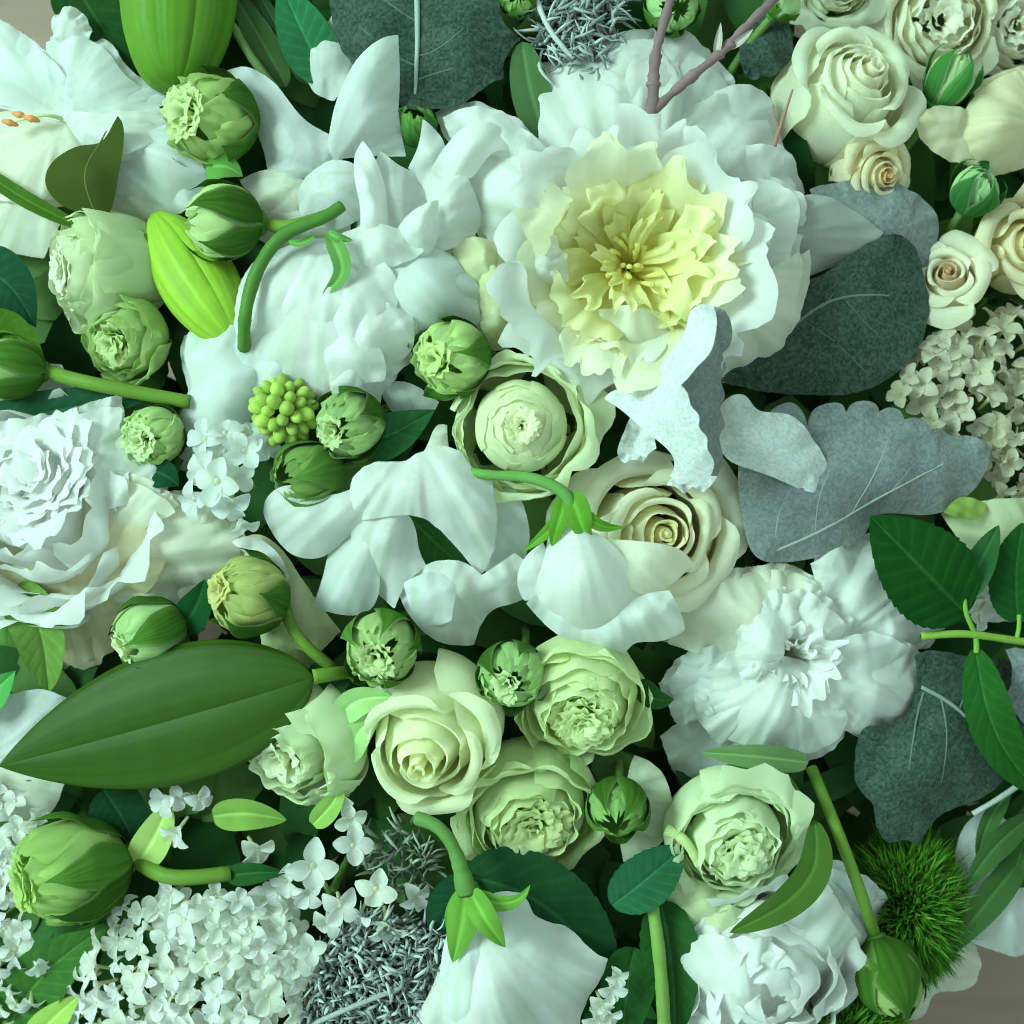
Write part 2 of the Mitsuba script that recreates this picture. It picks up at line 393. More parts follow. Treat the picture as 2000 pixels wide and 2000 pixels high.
def closed_curve(ring):
    """A smooth closed line through the points, with corners kept sharp."""
    d0 = ring - np.roll(ring, 1, axis=0)
    d1 = np.roll(ring, -1, axis=0) - ring
    turn = np.degrees(np.abs(np.angle((d1[:, 0] + 1j * d1[:, 1]) / (d0[:, 0] + 1j * d0[:, 1]))))
    corners = np.nonzero(turn > 62)[0]
    if len(corners) < 1:
        closed = np.vstack([ring, ring[:1]])
        d = np.r_[0, np.cumsum(np.linalg.norm(np.diff(closed, axis=0), axis=1) ** 0.5)]
        return CubicSpline(d, closed, bc_type='periodic')(np.linspace(0, d[-1], 500, endpoint=False))
    out = []
    for k, i in enumerate(corners):
        j = corners[(k + 1) % len(corners)]
        j = j if j > i else j + len(ring)
        run = ring[np.arange(i, j + 1) % len(ring)]
        out.append(spline(run, np.linspace(0, 1, 30 * (len(run) - 1), endpoint=False)))
    return np.vstack(out)


def patch_mesh(outline, inner=(), lift=0.0, fold=0.0, fold_size=90, ruffle=0.0, waves=5, roll=0.0, jag=0.0, step=7.5, seed=0, root=None, root_color=None, reach=80, base=WHITE, base_h=None, pleat=0.0, hub=None, grain=0.0, kernel='thin_plate_spline', grow=1.0, slide=0.0, swell=1.0):
    """A petal or leaf blade with its own free outline: (u, v, h) round its edge and inside it, h over the dome; smooth between them, with folds, a wavy edge and a rolled rim."""
    o = np.array([(p[0], p[1], p[2] if len(p) > 2 else 0) for p in outline], float)
    cu, cv = o[:, 0].mean(), o[:, 1].mean()
    inner = [tuple(q) for q in inner]
    if grow != 1.0 or slide or swell != 1.0:
        sl = np.zeros(2)
        if hub is not None and slide:
            sl = np.array([cu - hub[0], cv - hub[1]])
            sl = sl / (np.linalg.norm(sl) + 1e-9) * slide
        o[:, :2] = (o[:, :2] - [cu, cv]) * grow + [cu, cv] + sl
        o[:, 2] = o[:, 2] * swell
        inner = [((q[0] - cu) * grow + cu + sl[0], (q[1] - cv) * grow + cv + sl[1], q[2] * swell) for q in inner]
    h0 = (dome(cu, cv) if base_h is None else base_h) + lift
    lean = np.array([dome(cu + 50, cv) - dome(cu - 50, cv), dome(cu, cv + 50) - dome(cu, cv - 50)]) / 100
    inn = np.array([(p[0], p[1], p[2]) for p in inner], float).reshape(-1, 3)
    ctrl = np.vstack([o, inn])
    wpt = np.array([at(a, b, c + h0 + (a - cu) * lean[0] + (b - cv) * lean[1]) for a, b, c in ctrl]) / S          # in units
    ring = wpt[:len(o)]
    pts = closed_curve(ring[:, :2])
    seg = np.r_[0, np.cumsum(np.linalg.norm(np.diff(np.vstack([pts, pts[:1]]), axis=0), axis=1))]
    m = max(24, int(seg[-1] / (step * 0.75)))
    ss = np.linspace(0, seg[-1], m, endpoint=False)
    edge = np.stack([np.interp(ss, seg, np.r_[pts[:, k], pts[0, k]]) for k in (0, 1)], 1)
    cen = edge.mean(0)
    if jag:
        ph = ss / seg[-1] * 6.283
        nz = meshkit.fbm(np.stack([np.cos(ph) * seg[-1] / 130, np.sin(ph) * seg[-1] / 130, ph * 0 + seed], 1), 3, seed) - 0.5
        dv = edge - cen
        edge = edge + dv / (np.linalg.norm(dv, axis=1, keepdims=True) + 1e-9) * (nz * 2 * jag)[:, None]
    poly = sg.Polygon(edge).buffer(0)
    if poly.geom_type != 'Polygon':
        poly = max(poly.geoms, key=lambda g: g.area)
        ext = np.array(poly.exterior.coords)[:-1]
        edge = ext
        ss = np.r_[0, np.cumsum(np.linalg.norm(np.diff(edge, axis=0), axis=1))]
    x0, y0, x1, y1 = poly.bounds
    gx, gy = np.meshgrid(np.arange(x0, x1, step), np.arange(y0, y1, step * 0.87))
    gx = gx + (np.arange(gx.shape[0]) % 2)[:, None] * step / 2
    g = np.stack([gx.ravel(), gy.ravel()], 1)
    g = g[shapely.contains_xy(poly.buffer(-step * 0.45), g[:, 0], g[:, 1])]
    p2 = np.vstack([edge, g])
    tri = Delaunay(p2).simplices
    c3 = p2[tri].mean(1)
    tri = tri[shapely.contains_xy(poly.buffer(0.01), c3[:, 0], c3[:, 1])]
    a, b, c = p2[tri[:, 0]], p2[tri[:, 1]], p2[tri[:, 2]]
    flip = np.cross(b - a, c - a) < 0
    tri[flip] = tri[flip][:, ::-1]
    rbf = RBFInterpolator(wpt[:, :2], wpt[:, 2], kernel=kernel, smoothing=2.0 if kernel == 'thin_plate_spline' else 0.0)
    dist, near = cKDTree(edge).query(p2)
    dist[:len(edge)] = 0
    arc = ss[near] / ss.max() * 6.283

    def extra(q2, dist, arc):
        z = np.zeros(len(q2))
        if fold:
            z += fold * 2 * (meshkit.fbm(np.c_[q2 / fold_size, np.full(len(q2), seed * 1.37)], 2, seed) - 0.5)
        if ruffle:
            rr = np.random.default_rng(seed).uniform(0, 6.28, 3)
            z += ruffle * np.exp(-dist / 34) * (np.sin(arc * waves + rr[0]) + 0.6 * np.sin(arc * waves * 1.83 + rr[1]) + 0.3 * np.sin(arc * waves * 3.1 + rr[2]))
        if grain:
            z += grain * 2 * (meshkit.fbm(np.c_[q2 / 11, np.full(len(q2), seed * 2.1)], 2, seed + 9) - 0.5)
        if roll:
            z -= 0.5 * roll * np.exp(-dist / 7)
        if pleat and hub is not None:
            hp = at(hub[0], hub[1], h0)[:2] / S
            dd = q2 - hp
            rad = np.linalg.norm(dd, axis=1)
            ang = np.arctan2(dd[:, 1], dd[:, 0])
            for fq, am in ((3.0, 1.25), (7.0, 0.65), (17.0, 0.22)):
                nz = meshkit.noise(np.stack([np.cos(ang) * fq, np.sin(ang) * fq, rad / 260 + seed * 1.9], 1), seed + int(fq))
                z += pleat * am * np.sin((2 * nz - 1) * 2.4) * np.clip(rad / 170, 0.15, 1.2)
        return z
    z = rbf(p2) + extra(p2, dist, arc)
    v = np.c_[p2, z] * S
    color = col(base, len(v), seed, v, 0.05)
    if hub is not None:
        hp = at(hub[0], hub[1], h0)[:2] / S
        ang = np.arctan2(*(p2 - hp).T)
        vein = meshkit.noise(np.stack([np.cos(ang) * 26, np.sin(ang) * 26, np.linalg.norm(p2 - hp, axis=1) / 300], 1), seed + 2)
        color = np.clip(color * (1 - np.array([0.20, 0.12, 0.24]) * (np.clip(vein - 0.45, 0, 1) / 0.55)[:, None]), 0, 0.92)
    if root is not None:
        rp = at(root[0], root[1], h0)[:2] / S
        ang = np.arctan2(*(p2 - rp).T)
        vein = meshkit.noise(np.stack([ang * 9, ang * 0, ang * 0 + seed], 1), seed) - 0.5
        k = np.clip((reach * (1 + 0.8 * vein) - np.linalg.norm(p2 - rp, axis=1)) / reach * 1.7, 0, 1)[:, None]
        color = color * (1 - k) + np.asarray(root_color) * k
    return v, tri, color, (lambda q: rbf(q) + extra(q, cKDTree(edge).query(q)[0], q[:, 0] * 0)), h0


def patch(t, name, outline, inner=(), bsdf='petal_skin', label=None, **kw):
    if t in HUB and 'pleat' not in kw:
        kw = {'pleat': 10.0, 'hub': HUB[t], 'grow': 1.05, **kw}
        if t in ('sweet_pea', 'lisianthus', 'peony', 'peony_001', 'peony_002', 'white_lily') and kw.get('lift', 0) > -60 and len(outline) > 6:
            under = {**kw, 'lift': kw.get('lift', 0) - 24, 'grow': 1.10, 'slide': 13.0, 'seed': kw.get('seed', 0) + 500, 'ruffle': kw.get('ruffle', 0) * 1.2 + 1, 'waves': kw.get('waves', 5) + 2, 'jag': kw.get('jag', 0) + 2}
            v, f, c, top, h0 = patch_mesh(outline, inner, **under)
            part(t, name, shape(v, f, bsdf, c))
    if bsdf.startswith('felt'):
        kw = {'grain': 1.8, 'step': 6.0, 'ruffle': 4.5, 'waves': 8, **kw}
    v, f, c, top, h0 = patch_mesh(outline, inner, **kw)
    key = part(t, name, shape(v, f, bsdf, c), label) if bsdf not in ('felt_dark', 'felt_grey', 'felt_silver') else part(t, name, mikit.ply(trimesh.Trimesh(v, f, process=False), bsdf, smooth=True), label)
    return key, top, h0


def rib(t, name, top, h0, pts, radii, color, proud=1.0, bsdf='bark'):
    """A raised vein that follows the blade: pts (u, v)."""
    q = np.array([at(a, b, h0)[:2] / S for a, b in pts])
    n = max(8, 6 * len(pts))
    q = spline(q, np.linspace(0, 1, n))
    w = np.c_[q, top(q) + proud] * S
    v, f = tube_mesh(w, np.atleast_1d(radii) * S, 6, n)
    part(t, name, shape(v, f, bsdf, col(color, len(v), 1)))


def leaf_mesh(mid, width, fold=0.25, serr=0.0, teeth=9, shape_=(0.5, 1.0), curl=0.0, ripple=0.0, ns=31, nt=13, seed=0, roll=0.0):
    """A blade along the midrib mid ((u, v, h) over the dome); fold: how far its halves rise; serr: teeth."""
    w = np.array([at(u, v, h + dome(u, v)) for u, v, h in mid]) / S
    s = np.linspace(0, 1, ns)
    p = spline(w, s)
    d = np.gradient(p, axis=0)
    d /= np.linalg.norm(d, axis=1, keepdims=True)
    side = np.cross(d, [0, 0, 1.0])
    side /= np.linalg.norm(side, axis=1, keepdims=True) + 1e-9
    if roll:
        up0 = np.cross(side, d)
        side = side * math.cos(roll) + up0 * math.sin(roll)
    up = np.cross(side, d)
    a, b = shape_
    prof = (s ** a) * ((1 - s) ** b)
    prof = prof / prof.max()
    t = np.linspace(-1, 1, nt)
    rng = np.random.default_rng(seed)
    tt, s2 = np.tile(t, ns), np.repeat(s, nt)
    hw = np.repeat(prof, nt) * width / 2
    if serr:
        saw = (np.repeat(s, nt) * teeth) % 1.0
        hw = hw * (1 - serr * saw * (np.abs(tt) > 0.95))
    x = tt * hw
    z = fold * np.abs(x) - curl * np.abs(x) ** 2 / max(width, 1) + ripple * np.sin(s2 * 14 + rng.uniform(0, 6)) * np.abs(tt) ** 2 - 2.0 * np.exp(-(x / 5.0) ** 2)
    z = z + 0.7 * np.sin((s2 * 9 - np.abs(tt) * 1.6) * 6.283) * (np.abs(tt) < 0.93) * np.abs(tt) * min(1, width / 120)
    v = np.repeat(p, nt, 0) + side.repeat(nt, 0) * x[:, None] + up.repeat(nt, 0) * z[:, None]
    return v * S, grid_faces(ns, nt), s2, tt


def leaf(t, name, mid, width, color=DEEP, seed=0, label=None, streaks=False, **kw):
    big = width > 85
    if big:
        kw = {'ns': 81, 'nt': 31, **kw}
    v, f, s2, tt = leaf_mesh(mid, width, seed=seed, **kw)
    c = col(color, len(v), seed, v, 0.14)
    k = (np.abs(tt) < (0.045 if big else 0.09))[:, None]
    c = np.where(k, c * 1.5 + 0.01, c)
    if big and not streaks:
        side = np.abs(((s2 * 9 - np.abs(tt) ** 0.8 * 1.7) % 1.0) - 0.5)
        c = c * (1 + 0.35 * np.exp(-(side / 0.07) ** 2) * (np.abs(tt) < 0.9))[:, None]
        c = c * (1 + 0.25 * (meshkit.fbm(v / S * 0.09, 2, seed + 3) - 0.5))[:, None]
    if streaks:
        c *= 1 + 0.5 * (meshkit.noise(np.stack([tt * 11, s2 * 1.2, tt * 0 + seed], 1), seed) - 0.5)[:, None]
    return part(t, name, shape(v, f, 'leaf_skin', c), label)


def lily_bud(name, label, base, tip, width, color, seed=0, sag=0.0, pw=(0.75, 0.75), spin=0.0, groove=0.10, stem=None, group=None, depth=1.0):
    """A long closed bud of three clasping tepals between base and tip ((u, v, h over the dome))."""
    t = thing(name, label, 'lily bud', group)
    a, b = (at(p[0], p[1], p[2] + dome(p[0], p[1])) / S for p in (base, tip))
    ax = b - a
    L = np.linalg.norm(ax)
    ax /= L
    e = np.cross(ax, [0, 0, 1.0])
    e /= np.linalg.norm(e)
    g = np.cross(e, ax)
    ns, nt = 61, 61
    s = np.linspace(0, 1, ns)
    prof = np.maximum(1e-6, s) ** pw[0] * np.maximum(1e-6, 1 - s) ** pw[1]
    prof = prof / prof.max()
    for k in range(3):
        tt = np.linspace(-1, 1, nt)
        s2, t2 = np.repeat(s, nt), np.tile(tt, ns)
        phi = spin + k * 2.0944 + t2 * 1.075
        prof_ = np.maximum(0, prof.repeat(nt)) * width / 2
        r = prof_ * (1 - groove * np.abs(t2) ** 6 + 0.05 * np.exp(-(t2 / 0.16) ** 2) - 0.02 * np.exp(-((np.abs(t2) - 0.3) / 0.12) ** 2) + 0.012 * (meshkit.noise(np.stack([t2 * 16, s2 * 1.5, t2 * 0 + k], 1), seed + 7) - 0.5)) + 1.0
        off = sag * np.sin(np.pi * s2)
        v = a + ax * (s2 * L)[:, None] + e * (r * np.cos(phi))[:, None] + g * (r * np.sin(phi) * depth + off)[:, None]
        c = col(color, len(v), seed + k, v * S, 0.12) * (1 + 0.18 * (meshkit.noise(np.stack([t2 * 24, s2 * 2.2, t2 * 0 + k], 1), seed + k + 11) - 0.5)[:, None]) * (1 + 0.22 * (meshkit.noise(np.stack([t2 * 8, s2 * 1.3, t2 * 0 + k], 1), seed + k) - 0.5)[:, None])
        part(t, 'tepal', shape(v * S, grid_faces(ns, nt), 'green_flesh', np.clip(c, 0.003, 0.9)))
    if stem:
        w = [at(p[0], p[1], p[2] + dome(p[0], p[1])) for p in stem]
        v, f = tube_mesh([a * S] + w, np.array([15, 12]) * S, 8)
        part(t, 'stem', shape(v, f, 'green_flesh', col(STEM, len(v), seed, v, 0.15)))
    return t


def floret_mesh(seed, lobes=4):
    """A four-lobed lilac floret of unit reach with its tube, as one fused corolla."""
    rng = np.random.default_rng(seed)
    V, F, n = [], [], 0
    for k in range(lobes):
        ns, nt = 8, 7
        s, t = np.linspace(0, 1, ns), np.linspace(-1, 1, nt)
        s2, t2 = np.repeat(s, nt), np.tile(t, ns)
        lift = rng.uniform(-0.35, 0.6)
        w = 0.43 * np.sin(np.pi * np.clip(0.10 + 0.86 * s2, 0, 1)) ** 0.75
        x, y = 0.10 + 0.9 * s2, t2 * w
        z = lift * s2 ** 1.3 + 0.55 * np.abs(t2) ** 2 * w + 0.10 * np.sin(s2 * 3.1) - 0.15 * s2 ** 3
        a = k * 6.283 / lobes + rng.uniform(-0.1, 0.1)
        V.append(np.stack([x * math.cos(a) - y * math.sin(a), x * math.sin(a) + y * math.cos(a), z], 1))
        F.append(grid_faces(ns, nt) + n)
        n += len(V[-1])
    v, f = tube_mesh([(0, 0, 0.03), (0.02, 0, -0.4), (0.05, 0.03, -1.1)], [0.15, 0.10, 0.09], 7, 7)
    V.append(v); F.append(f + n)
    return np.vstack(V), np.vstack(F)


FLORETS = [floret_mesh(i) for i in range(14)]


def floret(t, u, v, h, size, axis, spin, seed, base=WHITE, name='floret'):
    fr = Frame(u, v, dome(u, v) + h, size, axis, spin)
    V, F = FLORETS[seed % 14]
    rr = np.random.default_rng(seed)
    c = col(np.array(base) * rr.uniform(0.92, 1.04) * (1 - np.array([0.07, 0.02, 0.16]) * rr.uniform(0, 1) ** 2), len(V), seed)
    throat = (np.linalg.norm(V[:, :2], axis=1) < 0.13)[:, None]
    c = np.where(throat, np.array(base) * [0.75, 0.75, 0.45], c)
    part(t, name, shape(fr(V), F, 'petal_skin', c))


def cluster(t, poly, spacing, size, seed, base=WHITE, rise=60, h=0.0, extra=()):
    """Florets packed over a rounded cluster whose outline is poly."""
    rng = np.random.default_rng(seed)
    P = sg.Polygon(poly)
    c = np.array(P.centroid.coords[0])
    x0, y0, x1, y1 = P.bounds
    pts, R = [], max(x1 - x0, y1 - y0) / 2
    for _ in range(6000):
        q = np.array([rng.uniform(x0, x1), rng.uniform(y0, y1)])
        if P.contains(sg.Point(q)) and all(np.hypot(*(q - p)) > spacing for p in pts):
            pts.append(q)
    for i, q in enumerate(list(pts) + [np.array(e) for e in extra]):
        d = (q - c) / R
        rr = min(1.0, float(np.hypot(*d)))
        ax = np.clip(d * 0.75 + rng.normal(0, 0.28, 2), -0.85, 0.85)
        if np.hypot(*ax) > 0.9:
            ax = ax / np.hypot(*ax) * 0.9
        floret(t, q[0], q[1], h + rise * (1 - rr ** 2) + rng.uniform(-22, 22), size * rng.uniform(0.68, 1.15), tuple(ax), rng.uniform(0, 6.28), seed * 50 + i, base)
    return c

# the middles that the petals of each flower fan out from
HUB = {'peony': (1235, 520), 'peony_001': (140, 1130), 'peony_002': (1470, 2010), 'white_lily': (130, 235), 'white_lily_001': (630, 345), 'white_lily_002': (790, 480), 'white_lily_003': (2050, 1090), 'white_lily_004': (-60, 1500),
       'white_lily_005': (600, 1100), 'white_lily_006': (2050, 1950), 'white_lily_007': (1180, 1560), 'white_lily_008': (110, 90), 'sweet_pea': (650, 420), 'sweet_pea_001': (820, 850), 'sweet_pea_002': (1120, 985), 'sweet_pea_003': (912, 1740), 'lisianthus': (1545, 1290), 'rose_006': (2050, 240), 'rose_010': (980, 620), 'white_petal': (1420, 480)}

# ================================================================ the setting
scene['table'] = mikit.ply(trimesh.creation.box(extents=[3.0, 3.0, 0.04], transform=trimesh.transformations.translation_matrix([0, 0, -0.29])), 'wood')
labels['table'] = {'label': 'brown wooden table under the bouquet', 'kind': 'structure'}

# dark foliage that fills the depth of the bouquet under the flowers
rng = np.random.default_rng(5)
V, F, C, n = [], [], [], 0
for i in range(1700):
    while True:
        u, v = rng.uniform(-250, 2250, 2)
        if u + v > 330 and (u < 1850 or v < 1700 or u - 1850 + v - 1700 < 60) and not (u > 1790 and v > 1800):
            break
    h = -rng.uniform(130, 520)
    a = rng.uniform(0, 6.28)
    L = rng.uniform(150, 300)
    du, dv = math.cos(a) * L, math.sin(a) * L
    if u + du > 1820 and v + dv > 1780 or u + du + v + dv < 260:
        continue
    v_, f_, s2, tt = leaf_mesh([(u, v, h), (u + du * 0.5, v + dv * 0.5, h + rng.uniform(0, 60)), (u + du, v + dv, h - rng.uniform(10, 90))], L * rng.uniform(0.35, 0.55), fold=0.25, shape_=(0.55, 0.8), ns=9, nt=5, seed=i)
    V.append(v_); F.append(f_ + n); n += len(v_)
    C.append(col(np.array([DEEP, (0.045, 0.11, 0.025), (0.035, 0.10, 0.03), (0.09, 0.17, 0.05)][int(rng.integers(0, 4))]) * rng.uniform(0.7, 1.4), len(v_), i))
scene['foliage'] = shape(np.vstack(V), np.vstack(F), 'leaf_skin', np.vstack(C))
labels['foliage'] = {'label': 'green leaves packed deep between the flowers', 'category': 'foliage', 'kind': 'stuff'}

def broad_heads(t, u, v, h, R, axis, seed, root, jag=0.07):
    """Broad soft petals that close into a bowl, outermost first."""
    fr, rg = Frame(u, v, dome(u, v) + h, R, axis, 0.3), np.random.default_rng(seed)
    for cnt, rm, zt, lean_, hw in [(6, 0.88, 0.06, 0.16, 0.80), (6, 0.78, 0.22, 0.05, 0.85), (5, 0.66, 0.36, -0.08, 0.95), (4, 0.50, 0.46, -0.16, 1.15), (3, 0.34, 0.52, -0.20, 1.5)]:
        for k in range(cnt):
            r, z = rm * rg.uniform(0.92, 1.06), zt + rg.uniform(-0.06, 0.06)
            add_petal(t, fr, base=np.array(WHITE) * rg.uniform(0.96, 1.02), root=root, reach=0.4, prof=[(0.05, -0.6), (r * 0.75, -0.45), (r * 1.05, -0.05), (r * 1.02, z - 0.16), (r + lean_ * 0.5, z), (r + lean_ * 1.5, z + 0.02 - abs(lean_) * 0.3)], phi=(k + rg.uniform(-0.3, 0.3)) * 6.283 / cnt + rm * 9,
                      half=hw * rg.uniform(0.85, 1.15), drop=0.2, power=2.6, spiral=0.05, ruffle=0.035, freq=5, jag=jag, wob=0.13, ns=16, nt=25, seed=seed * 1000 + int(rm * 100) * 10 + k)


# ================================================================ the big peony
t = thing('peony', 'large open white peony with a bright yellow heart, right of the middle at the top', 'peony', 'open peonies')
PEONY = t
guard = dict(ruffle=6, waves=5, jag=4, fold=16, roll=5)
patch(t, 'petal', [(1035, 150, -20), (1060, 215, -10), (1058, 270, 0), (1100, 320, 10), (1190, 335, 10), (1290, 310, 0), (1320, 230, 20), (1310, 140, 10), (1270, 85, -30), (1190, 95, -20), (1110, 130, -10)], [(1180, 190, 55), (1130, 250, 40), (1250, 200, 60)], base=WHITE, lift=-10, seed=1, **guard)
patch(t, 'petal', [(1240, 95, -30), (1300, 75, -20), (1370, 110, -10), (1420, 170, -10), (1410, 250, 0), (1330, 320, 10), (1240, 320, 0), (1235, 200, 10)], [(1330, 180, 40), (1300, 250, 40)], base=WHITE, lift=-25, seed=2, **guard)
patch(t, 'petal', [(1270, 250, 0), (1340, 215, 25), (1420, 187, 10), (1475, 200, -10), (1500, 260, -30), (1510, 310, -40), (1480, 340, -10), (1400, 350, 20), (1310, 330, 20)], [(1390, 265, 50), (1450, 260, 30)], base=WHITE, lift=5, seed=3, **guard)
patch(t, 'petal', [(1390, 310, 10), (1450, 290, 40), (1510, 290, 30), (1540, 330, 0), (1552, 390, -40), (1535, 430, -30), (1480, 430, 0), (1410, 390, 0)], [(1460, 350, 20), (1510, 340, 30)], base=WHITE, lift=15, seed=4, **guard)
patch(t, 'petal', [(930, 335, -20), (985, 290, 0), (1045, 295, 10), (1090, 340, 20), (1120, 410, 10), (1110, 460, 0), (1040, 460, 0), (980, 490, -20), (945, 450, -30), (925, 395, -30)], [(1010, 360, 55), (1050, 410, 60), (970, 400, 25)], base=WHITE, lift=0, seed=5, **guard)
patch(t, 'petal', [(870, 235, -10), (910, 215, 10), (970, 222, 20), (1040, 270, 20), (1085, 330, 10), (1075, 380, 0), (1010, 330, 10), (950, 300, 0), (900, 290, -10)], [(980, 265, 50), (1030, 300, 45)], base=WHITE, lift=-5, seed=6, **guard)
patch(t, 'petal', [(1560, 495, 20), (1566, 525, 25), (1550, 590, 10), (1525, 650, -15), (1480, 700, -50), (1420, 730, -80), (1360, 735, -60), (1350, 650, 0), (1420, 590, 20), (1490, 540, 30)], [(1480, 620, 25), (1430, 670, -5)], base=IVORY, lift=25, seed=7, ruffle=5, waves=4, jag=3, fold=8, roll=6)
patch(t, 'petal', [(1480, 350, 30), (1520, 365, 50), (1555, 400, 45), (1550, 470, 35), (1535, 525, 30), (1500, 560, 20), (1450, 560, 0), (1460, 480, -10), (1470, 410, 0)], [(1505, 440, 5), (1490, 500, -10)], base=WHITE, lift=30, seed=8, **guard)
patch(t, 'petal', [(1000, 455, 0), (1025, 490, 10), (1080, 470, 25), (1110, 510, 20), (1100, 560, 10), (1075, 590, -20), (1040, 560, -10), (1015, 520, -10)], [(1070, 520, 45), (1035, 510, 30)], base=WHITE, lift=30, seed=9, ruffle=14, waves=9, jag=14, fold=14, roll=4)
patch(t, 'petal', [(1070, 600, -40), (1150, 610, 0), (1230, 600, 20), (1310, 625, 10), (1370, 660, -10), (1350, 710, -50), (1270, 755, -80), (1190, 750, -80), (1125, 700, -60)], [(1230, 660, 25), (1170, 670, 5), (1290, 680, 15)], base=IVORY, lift=10, seed=10, **guard)
patch(t, 'petal', [(1050, 590, -50), (1110, 590, 0), (1180, 620, 10), (1200, 680, -10), (1160, 720, -50), (1100, 670, -70)], [(1130, 640, 0)], base=CREAM, lift=-5, seed=11, **guard)
fr = Frame(1235, 515, dome(1235, 515) + 10, 252, (-0.02, 0.06), 0.3)
rg = np.random.default_rng(77)
ringspec = [(13, 1.08, 0.46, WHITE, 0.30, 0.50), (13, 0.92, 0.46, (0.87, 0.86, 0.64), 0.6, 0.46), (10, 0.76, 0.38, (0.88, 0.86, 0.52), 0.55, 0.44), (9, 0.58, 0.34, LEMON, 0.6, 0.38), (7, 0.38, 0.2, LEMON, 0.7, 0.36)]
i = 0
for cnt, reach_, up_, colr, rt_, hw_ in ringspec:
    for k in range(cnt):
        phi = (k + rg.uniform(-0.3, 0.3)) * 6.283 / cnt
        rr, zz = reach_ * rg.uniform(0.75, 1.08), up_ * rg.uniform(0.4, 1.3)
        hw = hw_ * rg.uniform(0.65, 1.3)
        prof = [(0.03, -0.34), (rr * 0.2, -0.26), (rr * 0.5, -0.06 * (rr > 0.5) - 0.06), (rr * 0.76, zz * 0.55), (rr * 0.93, zz), (rr * rg.uniform(1.0, 1.1), zz * rg.uniform(0.8, 1.1))]
        add_petal(t, fr, base=np.array(colr) * rg.uniform(0.94, 1.03), root=YELLOW if rr < 0.8 else LEMON, reach=rt_, prof=prof, phi=phi, half=hw, wprof=lambda s: 0.6 + 0.55 * np.sin(np.pi * np.clip(s * 0.7, 0, 1)), drop=0.16, power=4.0,
                  ruffle=0.055, freq=4, jag=0.15, wob=0.11, flat=0.3, ns=17, nt=25, seed=300 + i)
        i += 1
V, F, n = [], [], 0
for k in range(22):
    a, r0 = rg.uniform(0, 6.28), rg.uniform(0.01, 0.13)
    p = [(r0 * math.cos(a), r0 * math.sin(a), -0.3), (r0 * 1.2 * math.cos(a), r0 * 1.2 * math.sin(a), -0.14), (r0 * 1.9 * math.cos(a + 0.3), r0 * 1.9 * math.sin(a + 0.3), 0.0 + rg.uniform(-0.05, 0.08))]
    v_, f_ = tube_mesh(p, [0.010, 0.012, 0.022], 6, 7)
    V.append(fr(v_)); F.append(f_ + n); n += len(v_)
V = np.vstack(V)
part(t, 'stamens', shape(V, np.vstack(F), 'petal_skin', col((0.88, 0.84, 0.34), len(V), 4)), kind='stuff')
calyx(t, fr, -0.75, 0.3, 3)

# ================================================================ left peony, partly out of the picture
t = thing('peony', 'white peony cut by the left edge, bright above and yellowish cream below', 'peony', 'open peonies')
g2 = dict(ruffle=6, waves=6, jag=5, fold=12, roll=5)
patch(t, 'petal', [(-60, 1130, -60), (60, 1110, -20), (150, 1140, -10), (220, 1170, -20), (235, 1235, -50), (170, 1285, -100), (100, 1280, -100), (0, 1230, -90)], [(110, 1180, 5), (170, 1200, -10)], base=CREAM, lift=-50, seed=21, **g2)
patch(t, 'petal', [(185, 1190, -20), (260, 1110, 10), (340, 1110, 10), (410, 1130, -30), (375, 1190, -60), (320, 1205, -60), (270, 1225, -60), (210, 1235, -60)], [(290, 1160, 20)], base=IVORY, lift=-45, seed=22, **g2)
patch(t, 'petal', [(250, 1020, 10), (320, 970, 30), (400, 995, 20), (460, 1050, -20), (455, 1115, -50), (385, 1170, -70), (310, 1150, -30), (255, 1090, 0)], [(350, 1060, 25), (310, 1080, 25)], base=IVORY, lift=-25, seed=23, **g2)
patch(t, 'petal', [(-80, 1060, 0), (60, 1050, 20), (180, 1020, 30), (290, 1030, 20), (310, 1090, 0), (265, 1170, -40), (160, 1195, -50), (50, 1170, -50), (-80, 1150, -50)], [(160, 1100, 20), (220, 1090, 15), (50, 1110, 15)], base=CREAM, lift=-5, seed=24, **g2)
patch(t, 'petal', [(-80, 940, 30), (80, 930, 50), (200, 935, 45), (290, 960, 20), (335, 1000, 0), (260, 1040, -10), (150, 1075, -20), (20, 1085, -20), (-80, 1080, -20)], [(150, 990, 40), (220, 1000, 25), (50, 1010, 30)], base=IVORY, lift=8, seed=25, **g2)
patch(t, 'petal', [(-80, 860, 10), (40, 838, 20), (130, 822, 10), (195, 800, 0), (228, 797, -5), (238, 850, -20), (275, 890, -30), (318, 930, -40), (305, 965, -30), (200, 965, 10), (90, 975, 20), (-80, 980, 20)], [(60, 900, 45), (150, 890, 40), (220, 920, 10)], base=WHITE, lift=30, seed=26, ruffle=8, waves=11, jag=8, fold=16, roll=5)
patch(t, 'petal', [(-80, 905, 10), (30, 890, 20), (140, 900, 15), (240, 935, -5), (250, 985, -25), (150, 1000, -10), (30, 1020, -10), (-80, 1020, -10)], [(80, 950, 30), (160, 945, 20)], base=WHITE, lift=45, seed=27, ruffle=8, waves=9, jag=8, fold=12, roll=5)
broad_heads(t, 85, 985, -15, 250, (-0.10, -0.18), 4, CREAM, 0.16)
fr = Frame(70, 930, dome(70, 930) + 85, 120, (-0.15, -0.35), 0.3)
v_, f_, se, tt = frills(30, 0.95, 0.0, 0.28, 0.46, 41, 0.06)
part(t, 'ruffled_heart', shape(fr(v_), f_, 'petal_skin', petal_color(WHITE, se, tt, 41)), kind='stuff')
